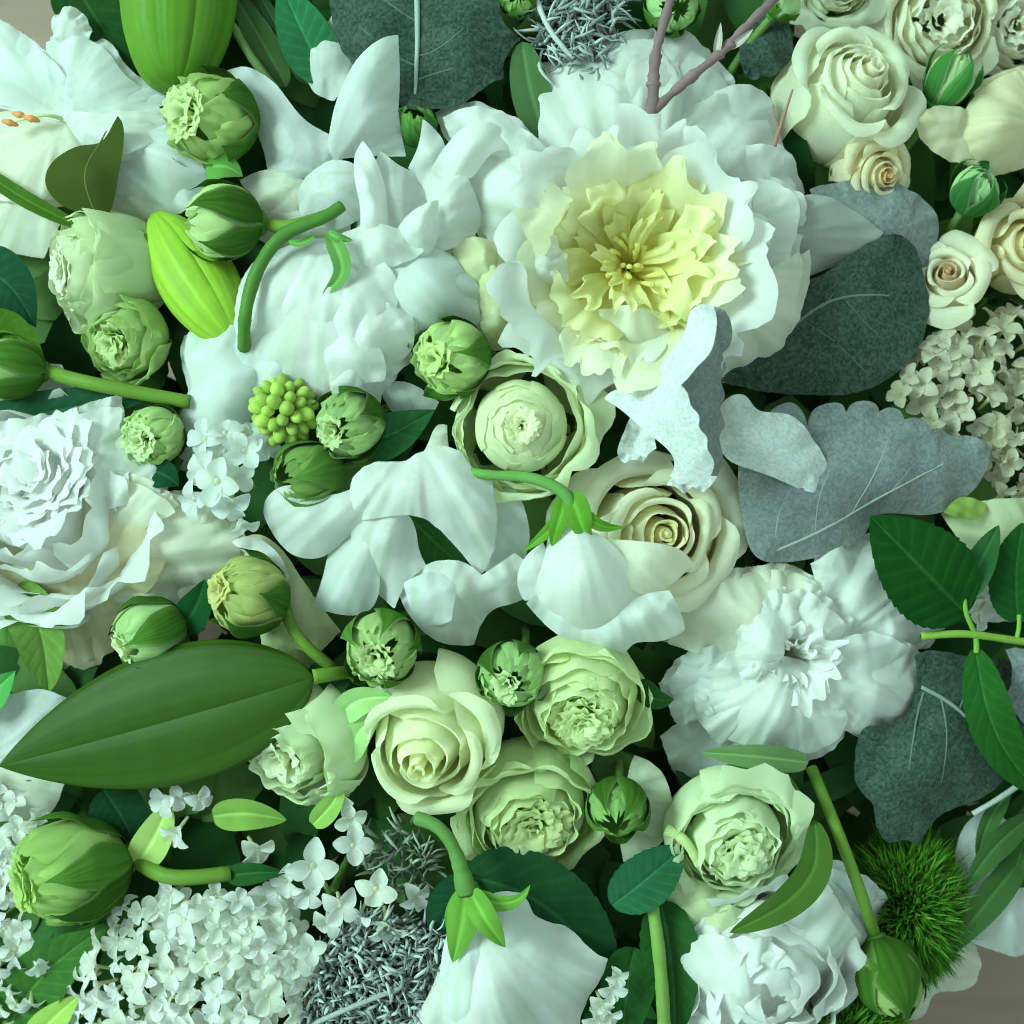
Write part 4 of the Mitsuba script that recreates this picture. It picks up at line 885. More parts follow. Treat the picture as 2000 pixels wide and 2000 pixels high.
t = thing('sweet_pea', 'drooping white sweet pea with a green calyx on top, over the big cream rose', 'sweet pea')
patch(t, 'petal', [(1052, 1165, -10), (1090, 1190, 0), (1130, 1225, 0), (1180, 1220, 10), (1240, 1170, 20), (1300, 1155, 20), (1318, 1190, 5), (1330, 1228, -20), (1275, 1252, -30), (1235, 1255, -30), (1208, 1278, -45), (1150, 1262, -40), (1085, 1232, -40), (1035, 1180, -30)], [(1250, 1200, 50), (1190, 1245, 5)], base=COOL, lift=50, seed=101, ruffle=4, waves=5, fold=10, roll=5, jag=2)
patch(t, 'petal', [(1012, 1140, -30), (1025, 1092, -10), (1060, 1062, 10), (1075, 1110, 10), (1065, 1160, 0), (1025, 1172, -20)], [(1045, 1115, 15)], base=COOL, lift=50, seed=102, ruffle=3, waves=3, fold=6, roll=4)
patch(t, 'petal', [(1150, 1055, 10), (1240, 1058, 20), (1330, 1078, 0), (1350, 1100, -15), (1310, 1138, -20), (1255, 1158, 0), (1200, 1110, 10)], [(1260, 1095, 40)], base=IVORY, lift=70, seed=103, ruffle=3, waves=3, fold=8, roll=5)
patch(t, 'petal', [(1078, 1045, 0), (1099, 1030, 15), (1135, 1035, 25), (1172, 1050, 20), (1218, 1092, 15), (1246, 1140, 0), (1243, 1172, -10), (1212, 1212, -25), (1176, 1235, -35), (1120, 1217, -25), (1082, 1193, -20), (1052, 1155, -20), (1066, 1095, 0)], [(1140, 1110, 75), (1170, 1160, 50), (1110, 1150, 50)], base=WHITE, lift=75, seed=104, ruffle=2, waves=3, fold=4, roll=7)
tube(t, 'stem', [(895, 915, 40), (950, 927, 62), (1010, 930, 78), (1065, 942, 92), (1105, 968, 98), (1115, 990, 96)], [9, 10, 11, 14], (0.11, 0.27, 0.06), seed=3)
for k, (m_, w_) in enumerate([([(1110, 960, 96), (1128, 1000, 116), (1140, 1035, 112), (1158, 1056, 98)], 52), ([(1108, 965, 96), (1085, 1020, 104), (1050, 1055, 90), (1020, 1078, 72)], 26), ([(1112, 970, 100), (1160, 1020, 112), (1190, 1030, 100), (1222, 1030, 90)], 26), ([(1105, 965, 98), (1095, 1010, 114), (1085, 1040, 104), (1078, 1070, 90)], 40)]):
    leaf(t, 'sepal', m_, w_, color=(0.11, 0.28, 0.03), seed=k, fold=0.2, shape_=(0.45, 0.95), curl=0.4, ns=19, nt=9)

t = thing('sweet_pea', 'white sweet pea hanging down at the bottom edge, green calyx uppermost', 'sweet pea')
patch(t, 'petal', [(925, 1790, 20), (960, 1755, 30), (1023, 1758, 10), (1040, 1788, 10), (1103, 1822, 10), (1157, 1865, 10), (1180, 1876, 0), (1172, 1896, -5), (1150, 1932, -15), (1130, 1980, -30), (1120, 2070, -50), (780, 2070, -60), (812, 1995, -50), (853, 1923, -35), (880, 1850, -15)], [(960, 1850, 75), (1010, 1930, 85), (920, 1950, 65), (1080, 1880, 45), (1040, 1840, 55)], base=WHITE, lift=20, seed=111, ruffle=5, waves=5, fold=14, roll=6, jag=3)
patch(t, 'petal', [(875, 1830, 0), (905, 1790, 20), (945, 1790, 30), (990, 1850, 20), (980, 1960, 10), (960, 2070, -10), (850, 2070, -30), (860, 1930, -10)], [(920, 1870, 62), (920, 1970, 55)], base=COOL, lift=38, seed=112, ruffle=3, waves=3, fold=8, roll=6)
tube(t, 'stem', [(812, 1598, 60), (850, 1612, 72), (880, 1645, 78), (898, 1690, 82), (912, 1745, 84)], [14, 12, 14, 22], (0.10, 0.22, 0.05), seed=4)
for k, (m_, w_) in enumerate([([(910, 1735, 84), (905, 1790, 110), (895, 1840, 106), (884, 1882, 84)], 62), ([(915, 1735, 90), (945, 1790, 128), (968, 1825, 122), (988, 1852, 104)], 50), ([(915, 1740, 86), (960, 1762, 96), (1010, 1758, 92), (1036, 1728, 86)], 34), ([(905, 1735, 80), (885, 1780, 88), (880, 1800, 82), (876, 1830, 66)], 30)]):
    leaf(t, 'sepal', m_, w_, color=(0.15, 0.34, 0.05), seed=k, fold=0.2, shape_=(0.42, 0.95), curl=0.4, ns=19, nt=9)

# ================================================================ lisianthus
t = thing('lisianthus', 'rumpled white lisianthus with a shadowed throat at the lower right', 'lisianthus')
lz = dict(ruffle=8, waves=7, fold=22, roll=5, jag=5, fold_size=80)
patch(t, 'petal', [(1295, 1440, -30), (1350, 1400, -10), (1420, 1435, 0), (1500, 1455, 0), (1575, 1465, -10), (1500, 1525, -50), (1420, 1545, -70), (1345, 1530, -70)], [(1420, 1480, 0)], base=COOL, lift=-100, seed=121, **lz)
patch(t, 'petal', [(1590, 1105, -10), (1650, 1070, 0), (1700, 1060, 0), (1725, 1130, 0), (1785, 1190, -15), (1832, 1215, -40), (1795, 1262, -30), (1735, 1270, 0), (1660, 1250, 10), (1610, 1180, 10)], [(1690, 1160, 40), (1730, 1220, 20)], base=WHITE, lift=-20, seed=122, **lz)
patch(t, 'petal', [(1340, 1150, -20), (1430, 1130, 0), (1540, 1120, 10), (1605, 1150, 20), (1600, 1210, 10), (1540, 1245, 10), (1470, 1270, 0), (1390, 1275, -20), (1310, 1255, -40)], [(1460, 1190, 35), (1540, 1180, 40)], base=IVORY, lift=-25, seed=123, **lz)
patch(t, 'petal', [(1305, 1330, -40), (1360, 1275, -10), (1440, 1260, 10), (1470, 1310, 10), (1430, 1360, 0), (1390, 1390, -20), (1340, 1405, -50)], [(1390, 1320, 25)], base=COOL, lift=-30, seed=124, **lz)
patch(t, 'petal', [(1378, 1330, -20), (1430, 1285, 10), (1510, 1285, 20), (1590, 1310, 10), (1645, 1390, 10), (1628, 1440, -10), (1575, 1468, -35), (1500, 1462, -40), (1425, 1440, -40), (1380, 1390, -30)], [(1500, 1370, 55), (1560, 1400, 40), (1440, 1380, 20)], base=WHITE, lift=-15, seed=125, **lz)
patch(t, 'petal', [(1585, 1320, 0), (1635, 1260, 10), (1710, 1240, 15), (1775, 1275, 0), (1805, 1335, -30), (1795, 1385, -45), (1740, 1422, -50), (1685, 1432, -40), (1635, 1410, -10), (1600, 1370, 0)], [(1690, 1330, 55), (1730, 1370, 20)], base=WHITE, lift=0, seed=126, **lz)
patch(t, 'petal', [(1530, 1170, 0), (1570, 1155, 20), (1620, 1190, 25), (1665, 1230, 10), (1640, 1275, 0), (1600, 1270, 5), (1560, 1220, 0)], [(1605, 1220, 50)], base=WHITE, lift=12, seed=127, ruffle=8, waves=6, fold=12, roll=5, jag=4)
patch(t, 'petal', [(1440, 1265, -10), (1480, 1200, 10), (1530, 1165, 25), (1572, 1180, 15), (1548, 1230, 10), (1520, 1290, 5), (1510, 1350, -10), (1460, 1340, -20)], [(1505, 1240, 50), (1490, 1290, 35)], base=WHITE, lift=12, seed=128, ruffle=9, waves=7, fold=14, roll=5, jag=4)
fr = Frame(1548, 1288, dome(1548, 1288) + 6, 92, (-0.05, 0.1), 0.4)
for k in range(10):
    c_ = 1.0 if k < 6 else 0.58
    add_petal(t, fr, base=WHITE, root=(0.70, 0.74, 0.50), reach=0.4, prof=[(0.08, -1.1), (0.30 * c_, -0.6), (0.45 * c_, -0.1), (0.72 * c_, 0.28), (1.02 * c_, 0.38 + 0.08 * (k % 3))], phi=k * 2.399963, half=0.80, drop=0.2, power=2.5, ruffle=0.13, freq=7, jag=0.10, wob=0.12, ns=17, nt=27, seed=1700 + k)
down_stem(t, Frame(1560, 1290, dome(1560, 1290) - 120, 100), 0, seed=17)

# ================================================================ woolly grey leaves
WL = (0.42, 0.46, 0.44)
t = thing('woolly_leaf', 'large grey green toothed leaf with a pale midrib at the top', 'leaf', 'grey woolly leaves')
k, top, h0 = patch(t, 'blade', [(640, -60, 0), (645, 20, -10), (665, 90, -10), (710, 150, -5), (765, 195, 0), (815, 215, 5), (860, 212, 0), (895, 205, -5), (930, 185, -10), (962, 162, -15), (985, 152, -20), (985, 118, -15), (1000, 95, -20), (1018, 77, -30), (992, 55, -10), (978, 20, 0), (975, -60, 0)], [(815, 80, 0), (900, 90, 30), (740, 60, 25), (815, 0, 5)], bsdf='felt_dark', lift=15, seed=131, fold=10, jag=3)
rib(t, 'midrib', top, h0, [(812, -50), (815, 60), (812, 190)], [6, 5, 3], (0.30, 0.36, 0.33), 2)
for a in ([(815, 110), (850, 100), (905, 60)], [(813, 160), (860, 145), (930, 130)], [(815, 40), (780, 20), (730, -20)], [(813, 130), (770, 110), (700, 50)]):
    rib(t, 'vein', top, h0, a, [2.5, 1.5], (0.085, 0.125, 0.105), -0.8)
t = thing('woolly_leaf', 'dark grey round woolly leaf behind the right side of the big peony', 'leaf', 'grey woolly leaves')
k, top, h0 = patch(t, 'blade', [(1580, 370, -10), (1640, 355, 0), (1710, 352, 0), (1770, 368, -5), (1815, 398, -15), (1832, 445, -25), (1822, 500, -30), (1800, 560, -35), (1740, 560, -10), (1670, 490, 0), (1610, 430, 0)], [(1720, 430, 20)], bsdf='felt_grey', lift=-15, seed=132, fold=8, jag=4)
t = thing('woolly_leaf', 'broad dark green grey woolly leaf below the round one, right of the big peony', 'leaf', 'grey woolly leaves')
k, top, h0 = patch(t, 'blade', [(1555, 570, -20), (1600, 540, -5), (1660, 500, 10), (1715, 465, 10), (1755, 460, 5), (1790, 490, -5), (1808, 550, -10), (1815, 605, -15), (1795, 675, -20), (1748, 728, -25), (1700, 760, -25), (1600, 772, -30), (1490, 765, -40), (1410, 745, -50), (1450, 690, -40), (1525, 640, -30)], [(1650, 620, 20), (1700, 560, 15), (1580, 690, 0)], bsdf='felt_dark', lift=0, seed=133, fold=12, jag=4)
rib(t, 'midrib', top, h0, [(1545, 640), (1620, 590), (1740, 575)], [4, 3, 2], (0.12, 0.165, 0.14), 0)
for a in ([(1600, 605), (1640, 560), (1700, 510)], [(1650, 590), (1700, 640), (1760, 680)], [(1570, 630), (1640, 680), (1700, 730)]):
    rib(t, 'vein', top, h0, a, [2, 1.5], (0.075, 0.115, 0.095), -1.0)
t = thing('white_petal', 'single petal coloured grey to imitate its shaded underside, poking out between the big peony and the dark woolly leaf', 'petal')
patch(t, 'blade', [(1530, 395, 0), (1590, 385, 10), (1660, 412, 5), (1718, 457, -15), (1690, 485, -20), (1640, 512, -15), (1590, 532, -15), (1545, 555, -15), (1525, 480, 0)], [(1600, 455, 35), (1650, 455, 15)], base=(0.52, 0.53, 0.50), lift=5, seed=134, ruffle=2, waves=3, fold=5, roll=3)  # grey base colour paints in the shade of the petal underside
t = thing('woolly_leaf', 'folded silvery white woolly leaf curling up in front of the big peony', 'leaf', 'grey woolly leaves')
for p in ([(1250, 800, 0), (1276, 845, 12), (1282, 876, 16), (1264, 890, 12), (1256, 906, 2), (1236, 898, 0), (1220, 905, -6), (1206, 888, -4), (1216, 850, 0), (1232, 815, 0)], [(1310, 870, 0), (1365, 880, 15), (1405, 915, 10), (1392, 945, 6), (1372, 962, 0), (1352, 950, 4), (1336, 967, 2), (1318, 951, 4), (1302, 948, 0), (1316, 915, 8)]):
    patch(t, 'lobe', p, [(np.mean([q[0] for q in p]), np.mean([q[1] for q in p]), -14)], bsdf='felt_silver', lift=28, seed=136, fold=4, ruffle=6, waves=6)
patch(t, 'blade', [(1340, 640, 62), (1350, 606, 84), (1370, 594, 100), (1390, 592, 100), (1400, 620, 112), (1398, 650, 118), (1386, 690, 124), (1362, 716, 130), (1346, 736, 132), (1330, 752, 132), (1344, 772, 131), (1350, 792, 130), (1366, 814, 126), (1366, 834, 124), (1382, 856, 116), (1381, 874, 110), (1394, 900, 92), (1390, 925, 72), (1374, 955, 45), (1350, 940, 45), (1332, 946, 34), (1308, 930, 28), (1318, 908, 44), (1304, 878, 46), (1260, 842, 30), (1220, 806, 6), (1180, 779, -20), (1194, 765, -14), (1259, 746, 18), (1290, 715, 38), (1320, 675, 54)], [(1345, 700, 98), (1300, 765, 84), (1340, 850, 92), (1365, 650, 98), (1270, 790, 48)], bsdf='felt_silver', lift=90, seed=135, fold=3, ruffle=1.5)
patch(t, 'blade', [(1400, 622, 96), (1410, 690, 60), (1418, 720, 40), (1408, 740, 42), (1416, 775, 36), (1407, 795, 40), (1415, 830, 34), (1406, 850, 38), (1412, 890, 24), (1402, 930, 10), (1382, 925, 40), (1374, 890, 70), (1360, 850, 92), (1340, 800, 104), (1318, 755, 104), (1346, 718, 104), (1380, 680, 104)], [(1375, 750, 84), (1388, 820, 72)], bsdf='felt_grey', lift=88, seed=137, fold=3, ruffle=1.5, label='grey upper side turned over at the fold')
patch(t, 'lobe', [(1394, 598, 70), (1412, 604, 86), (1428, 632, 70), (1428, 668, 40), (1412, 694, 30), (1398, 665, 70), (1392, 625, 84)], [(1412, 645, 92)], bsdf='felt_grey', lift=95, seed=138, fold=2, ruffle=1)
t = thing('woolly_leaf', 'small oval silver green leaf right of the folded silvery leaf', 'leaf', 'grey woolly leaves')
k, top, h0 = patch(t, 'blade', [(1405, 800, 0), (1425, 775, 10), (1455, 772, 10), (1480, 800, 15), (1535, 808, 15), (1585, 852, 5), (1618, 915, -10), (1622, 950, -20), (1600, 962, -15), (1550, 950, -5), (1470, 918, -5), (1415, 890, -10)], [(1520, 870, 45), (1460, 850, 40), (1580, 910, 25)], bsdf='felt_silver', lift=55, seed=137, fold=8)
t = thing('woolly_leaf', 'large light grey leaf with a scalloped edge at the right of the middle', 'leaf', 'grey woolly leaves')
k, top, h0 = patch(t, 'blade', [(1440, 930, -20), (1450, 870, -15), (1490, 815, -10), (1525, 790, -10), (1550, 788, -10), (1568, 808, 0), (1577, 832, 0), (1588, 802, 0), (1620, 787, -5), (1645, 790, 0), (1652, 806, 0), (1662, 790, -5), (1690, 783, -5), (1712, 790, 0), (1718, 804, 0), (1735, 796, -5), (1758, 803, -5), (1765, 820, 0), (1782, 816, -5), (1808, 824, -5), (1815, 840, 0), (1838, 838, -5), (1858, 850, -5), (1885, 850, -10), (1915, 858, -10), (1936, 875, -15), (1930, 905, -15), (1908, 950, -20), (1860, 990, -30), (1800, 1006, -30), (1710, 1010, -20), (1690, 1042, -30), (1620, 1082, -40), (1540, 1098, -40), (1478, 1088, -30), (1450, 1010, -25)], [(1620, 930, 35), (1740, 890, 40), (1850, 900, 20), (1520, 960, 5), (1640, 1020, -10)], bsdf='felt_grey', lift=20, seed=138, fold=10)
rib(t, 'midrib', top, h0, [(1478, 1086), (1560, 1055), (1640, 1015), (1730, 965), (1850, 905)], [3.5, 3.5, 3, 1.5], (0.29, 0.33, 0.31), 0)
for a in ([(1510, 1075), (1515, 1000), (1540, 950)], [(1590, 1040), (1590, 980), (1610, 920)], [(1660, 1005), (1700, 930), (1730, 860)], [(1740, 960), (1790, 900), (1820, 870)]):
    rib(t, 'vein', top, h0, a, [2.5, 1.5], (0.25, 0.28, 0.27), -1.0)
t = thing('woolly_leaf', 'dark grey green hanging leaf with pale veins at the lower right', 'leaf', 'grey woolly leaves')
k, top, h0 = patch(t, 'blade', [(1785, 1280, 0), (1830, 1270, 5), (1900, 1285, 0), (1980, 1290, -20), (2040, 1330, -40), (2040, 1500, -50), (1970, 1520, -30), (1915, 1560, -30), (1860, 1580, -30), (1820, 1610, -35), (1790, 1652, -50), (1765, 1640, -45), (1740, 1645, -45), (1712, 1615, -40), (1705, 1575, -35), (1680, 1545, -35), (1670, 1500, -30), (1675, 1450, -20), (1690, 1420, -15), (1745, 1415, -10), (1785, 1370, -5)], [(1830, 1430, 25), (1800, 1530, 10), (1900, 1400, 15), (1740, 1500, 5)], bsdf='felt_dark', lift=10, seed=139, fold=12, jag=3)
rib(t, 'midrib', top, h0, [(1795, 1340), (1850, 1370), (1910, 1420), (1980, 1480)], [4.5, 4, 2], (0.20, 0.25, 0.22), 0.2)
for a in ([(1835, 1360), (1845, 1430), (1840, 1530)], [(1800, 1350), (1780, 1430), (1770, 1500)], [(1870, 1390), (1900, 1340), (1940, 1310)]):
    rib(t, 'vein', top, h0, a, [3, 1.5], (0.10, 0.14, 0.115), -1.0)
t = thing('woolly_leaf', 'light grey edged leaf cut by the right edge beside the long dark leaf', 'leaf', 'grey woolly leaves')
patch(t, 'blade', [(1965, 1270, 0), (2040, 1255, 0), (2060, 1400, -20), (2000, 1410, -15), (1968, 1360, -5), (1975, 1310, 0)], [(2010, 1330, 20)], bsdf='felt_grey', lift=35, seed=140, fold=6, ruffle=5, waves=5, jag=6)
t = thing('woolly_leaf', 'small grey green curled leaf left of the top right rose', 'leaf', 'grey woolly leaves')
patch(t, 'blade', [(1440, 60, -10), (1490, 30, 0), (1540, 40, 5), (1545, 110, 0), (1510, 150, -5), (1490, 145, -10), (1478, 158, -15), (1450, 140, -15), (1445, 100, -10)], [(1500, 90, 25)], bsdf='felt_dark', lift=-30, seed=141, fold=10, jag=4)
t = thing('woolly_leaf', 'narrow smooth grey green leaf beside the toothed leaf at the top', 'leaf', 'grey woolly leaves')
leaf(t, 'blade', [(1075, 290, -60), (1040, 190, -20), (1020, 80, -10)], 80, color=(0.075, 0.15, 0.055), seed=2, fold=0.1, shape_=(0.4, 0.5))

# ================================================================ green leaves
def one_leaf(label, mid, width, name='leaf', **kw):
    t = thing(name, label, 'leaf')
    leaf(t, 'blade', mid, width, **kw)


t = thing('leaf', 'olive brown curled leaf with a pointed tip in the upper left', 'leaf')
v_, f_, c_, top, h0 = patch_mesh([(88, 352, 0), (98, 322, 10), (125, 298, 20), (160, 284, 25), (193, 279, 25), (210, 262, 35), (222, 240, 50), (230, 226, 65), (239, 240, 60), (240, 290, 40), (230, 350, 20), (216, 412, 0), (200, 424, 0), (170, 420, -5), (128, 405, -10), (100, 382, -5)], [(180, 345, 48), (140, 345, 40), (205, 330, 35), (195, 385, 25)], lift=25, seed=1, base=OLIVE)
part(t, 'blade', shape(v_, f_, 'leaf_skin', c_))
rib(t, 'midrib', top, h0, [(192, 420), (178, 370), (182, 320), (215, 262)], [3, 1.5], (0.13, 0.17, 0.06), -0.5, 'leaf_skin')
one_leaf('very dark leaf left of the hanging lily bud in the top left', [(130, -50, -40), (190, 40, -20), (260, 150, -50)], 130, color=DEEP, seed=2, fold=0.2)
one_leaf('dark green leaf under the thick stem at the left edge', [(-60, 845, -35), (120, 800, -15), (330, 765, -35)], 92, color=(0.02, 0.075, 0.035), seed=3, fold=0.2)
one_leaf('green leaf above the bud at the left edge', [(-60, 660, 0), (20, 650, 20), (90, 715, 10)], 90, color=LEAFG, seed=4, fold=0.2)
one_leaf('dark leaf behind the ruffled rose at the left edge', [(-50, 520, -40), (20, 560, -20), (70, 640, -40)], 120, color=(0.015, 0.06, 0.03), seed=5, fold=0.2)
one_leaf('narrow green stalk like leaf below the pointed olive leaf', [(-40, 330, -10), (60, 395, 0), (150, 440, -15)], 34, color=LEAFG, seed=6, fold=0.3, shape_=(0.2, 0.3))
one_leaf('blurred upright green leaf right of the hanging lily bud', [(640, 160, -80), (590, 60, -40), (545, -40, -40)], 110, color=(0.03, 0.15, 0.06), seed=7, fold=0.2)
one_leaf('dark strap leaf between the hanging lily bud and the upright green leaf', [(560, 170, -90), (500, 60, -60), (440, -40, -60)], 60, color=(0.06, 0.12, 0.04), seed=8, fold=0.3, streaks=True)
one_leaf('thin dark strap leaf right of the hanging lily bud', [(600, 165, -95), (545, 60, -65), (490, -40, -60)], 40, color=(0.04, 0.08, 0.03), seed=88, fold=0.3, streaks=True)
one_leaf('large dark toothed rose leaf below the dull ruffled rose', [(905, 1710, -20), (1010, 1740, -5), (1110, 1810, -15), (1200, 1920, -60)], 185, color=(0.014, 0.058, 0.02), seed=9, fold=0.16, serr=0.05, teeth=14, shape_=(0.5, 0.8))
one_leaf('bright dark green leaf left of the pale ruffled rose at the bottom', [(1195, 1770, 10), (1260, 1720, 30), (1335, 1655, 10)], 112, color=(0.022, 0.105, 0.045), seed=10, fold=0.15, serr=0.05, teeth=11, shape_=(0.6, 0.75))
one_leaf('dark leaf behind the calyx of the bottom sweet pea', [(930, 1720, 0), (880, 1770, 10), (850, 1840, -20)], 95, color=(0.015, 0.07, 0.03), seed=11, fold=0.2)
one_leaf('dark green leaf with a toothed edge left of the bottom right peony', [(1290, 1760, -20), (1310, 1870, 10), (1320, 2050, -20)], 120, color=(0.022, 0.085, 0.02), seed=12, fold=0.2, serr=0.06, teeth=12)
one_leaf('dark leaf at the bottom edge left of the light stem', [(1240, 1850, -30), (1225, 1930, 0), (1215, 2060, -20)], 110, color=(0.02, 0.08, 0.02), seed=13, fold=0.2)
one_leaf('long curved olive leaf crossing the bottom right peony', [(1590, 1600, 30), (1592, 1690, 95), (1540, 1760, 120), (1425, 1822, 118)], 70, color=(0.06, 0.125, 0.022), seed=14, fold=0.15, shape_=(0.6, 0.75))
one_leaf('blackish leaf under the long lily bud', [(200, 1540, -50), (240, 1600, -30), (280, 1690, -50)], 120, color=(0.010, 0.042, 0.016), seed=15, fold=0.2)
one_leaf('green leaf among the white lilac at the lower left', [(20, 2000, -40), (90, 1900, -10), (220, 1800, -40)], 130, color=(0.05, 0.14, 0.03), seed=16, fold=0.2)
one_leaf('small dark leaf at the end of the large leafy bud stem', [(440, 1712, 0), (500, 1705, 15), (560, 1705, 0)], 46, color=(0.02, 0.08, 0.02), seed=17, fold=0.2)
one_leaf('yellow green leaf below the edge of the left peony', [(30, 1150, -10), (75, 1220, 20), (95, 1350, 0)], 105, color=(0.13, 0.24, 0.05), seed=18, fold=0.45, shape_=(0.5, 0.7))
one_leaf('green leaf at the left edge beside the yellow green one', [(-60, 1200, -10), (10, 1220, 10), (60, 1270, -10)], 110, color=(0.10, 0.22, 0.05), seed=19, fold=0.3)
one_leaf('bright green leaf at the left edge above the lily bud tip', [(-60, 1380, -30), (-10, 1350, -10), (30, 1310, -20)], 80, color=(0.10, 0.36, 0.09), seed=20, fold=0.3)
one_leaf('greyish green narrow leaf under the rumpled white lisianthus', [(1370, 1470, 5), (1480, 1478, 20), (1580, 1490, 5)], 52, color=(0.14, 0.24, 0.09), seed=21, fold=0.2, shape_=(0.7, 0.4))
one_leaf('broad green leaf behind the pale ruffled rose', [(1400, 1530, -20), (1480, 1520, -5), (1570, 1560, -30)], 80, color=(0.10, 0.20, 0.06), seed=22, fold=0.2)
one_leaf('dark green leaf left of the striped bud cluster, near the little white blossoms', [(300, 920, 0), (325, 930, 10), (350, 950, 0)], 60, color=(0.012, 0.06, 0.025), seed=23, fold=0.2)
one_leaf('dark leaf placed behind the gap of the middle sweet pea to keep it dark', [(800, 1010, -70), (850, 1060, -55), (910, 1110, -80)], 130, color=(0.03, 0.085, 0.02), seed=24, fold=0.15)  # leaf placed behind the opening so that the gap looks dark
one_leaf('dark leaf at the tip of the yellowish drooping rose', [(1245, 1330, -10), (1280, 1365, 10), (1318, 1365, 0)], 46, color=(0.03, 0.10, 0.025), seed=25, fold=0.3)
one_leaf('dark green leaf between the olive bud and the left peony', [(355, 1230, -20), (385, 1180, -10), (400, 1130, -30)], 70, color=(0.012, 0.07, 0.02), seed=26, fold=0.2)
one_leaf('pale green curled leaf left of the spiral white rose', [(660, 1405, 10), (700, 1370, 30), (768, 1362, 25)], 58, color=(0.36, 0.58, 0.22), seed=27, fold=0.4, shape_=(0.5, 0.8))
one_leaf('small pale green leaf below the curled one by the spiral rose', [(680, 1492, 5), (695, 1440, 20), (745, 1390, 15)], 56, color=(0.36, 0.58, 0.22), seed=28, fold=0.3, shape_=(0.6, 0.8))
one_leaf('yellow green bract under the pale cup rose', [(415, 1595, -20), (480, 1590, -5), (560, 1602, -25)], 64, color=(0.20, 0.34, 0.07), seed=29, fold=0.3, shape_=(0.5, 0.8))
one_leaf('narrow yellow green bract right of the pale cup rose', [(610, 1612, -20), (645, 1575, -5), (672, 1530, -25)], 46, color=(0.26, 0.44, 0.10), seed=30, fold=0.3, shape_=(0.5, 0.8))
one_leaf('torn yellow green leaf above the lilac near the leafy bud', [(265, 1690, -10), (300, 1640, 5), (330, 1570, -20)], 74, color=(0.40, 0.55, 0.16), seed=31, fold=0.2, shape_=(0.4, 0.6))
one_leaf('lime green leaf at the bottom left corner', [(60, 2040, -10), (110, 1985, 0), (160, 1940, -20)], 70, color=(0.36, 0.55, 0.12), seed=32, fold=0.2)
one_leaf('green leaf at the right below the frilly top bud', [(400, 330, 10), (440, 325, 30), (475, 345, 15)], 60, color=(0.12, 0.30, 0.06), seed=33, fold=0.3)
one_leaf('bluish green leaf under the bud left of the spiral rose', [(600, 1310, -30), (650, 1330, -10), (690, 1300, -30)], 70, color=(0.03, 0.10, 0.04), seed=34, fold=0.3)
one_leaf('dark green leaf behind the berries and the small buds', [(700, 870, -30), (760, 850, -15), (850, 800, -30)], 90, color=(0.03, 0.12, 0.04), seed=35, fold=0.3)

for i, (lab, m_, w_) in enumerate([
        ('slender willow like leaf pointing down to the bottom right peony side', [(2010, 1660, -40), (1930, 1760, 10), (1832, 1885, 20)], 70),
        ('slender green leaf above it at the right edge', [(2020, 1590, -40), (1940, 1660, -10), (1880, 1745, -10)], 58),
        ('narrow dark leaf beside the hanging grey leaf at the right', [(1975, 1540, -30), (1930, 1610, -30), (1908, 1690, -50)], 40),
        ('dark broad leaf at the right edge among the slender ones', [(2040, 1560, -60), (1990, 1680, -20), (1975, 1780, -40)], 95)]):
    one_leaf(lab, m_, w_, color=(0.045, 0.105, 0.03), seed=60 + i, fold=0.2, shape_=(0.7, 1.0))

t = thing('rose_leaf_spray', 'dark green rose leaf of toothed leaflets on a green stalk at the right', 'leaf')
for k, (m_, w_, c_) in enumerate([([(1888, 1200, 60), (1800, 1110, 75), (1700, 1008, 60)], 190, (0.010, 0.058, 0.011)), ([(1885, 1172, 65), (1915, 1100, 75), (1952, 1025, 62)], 62, (0.03, 0.11, 0.035)), ([(1990, 1215, 55), (1985, 1130, 68), (1998, 1020, 55)], 118, (0.012, 0.065, 0.014)), ([(1905, 1265, 50), (1925, 1370, 75), (1960, 1460, 70), (2040, 1560, 30)], 100, (0.02, 0.095, 0.016))]):
    leaf(t, 'leaflet', m_, w_, color=c_, seed=k, fold=0.12, serr=0.05 if k != 1 else 0.03, teeth=15, shape_=(0.58, 0.86), ns=91)
tube(t, 'stalk', [(1800, 1243, 40), (1880, 1238, 55), (1950, 1246, 55), (2040, 1258, 40)], [8, 8], (0.20, 0.34, 0.05))
tube(t, 'stalk', [(1884, 1165, 66), (1888, 1200, 64), (1905, 1242, 56), (1907, 1275, 52)], [5, 6], (0.16, 0.32, 0.05))
tube(t, 'stalk', [(1985, 1250, 50), (1990, 1225, 54), (1990, 1200, 56)], [5, 5], (0.16, 0.32, 0.05))

def stalk(label, pts, r, color=STEM, seed=0):
    t = thing('bare_shoot', label, 'shoot')
    tube(t, 'shoot_skin', pts, r, color, seed=seed)


stalk('light green stem standing up at the bottom between dark leaves', [(1268, 1730, 0), (1285, 1840, 30), (1300, 2060, 10)], [13, 14], (0.16, 0.28, 0.06), 1)
stalk('thin pale green stem beside the toothed leaf at the top', [(455, 50, -45), (490, 110, -40), (540, 175, -70)], [9, 9], (0.12, 0.20, 0.07), 2)
stalk('thin stem curving behind the pale rose at the lower right', [(1300, 1620, 10), (1335, 1640, 25), (1365, 1690, 20)], [12, 9], (0.45, 0.56, 0.22), 3)
stalk('grey stalk under the hanging leaf at the right', [(1900, 1590, -20), (1950, 1560, -5), (2010, 1520, -20)], [6, 6], (0.35, 0.38, 0.34), 4)
stalk('thin green stalk below the side lying rose at the left', [(250, 430, -20), (300, 490, -10), (330, 560, -30)], [8, 8], (0.06, 0.14, 0.03), 5)

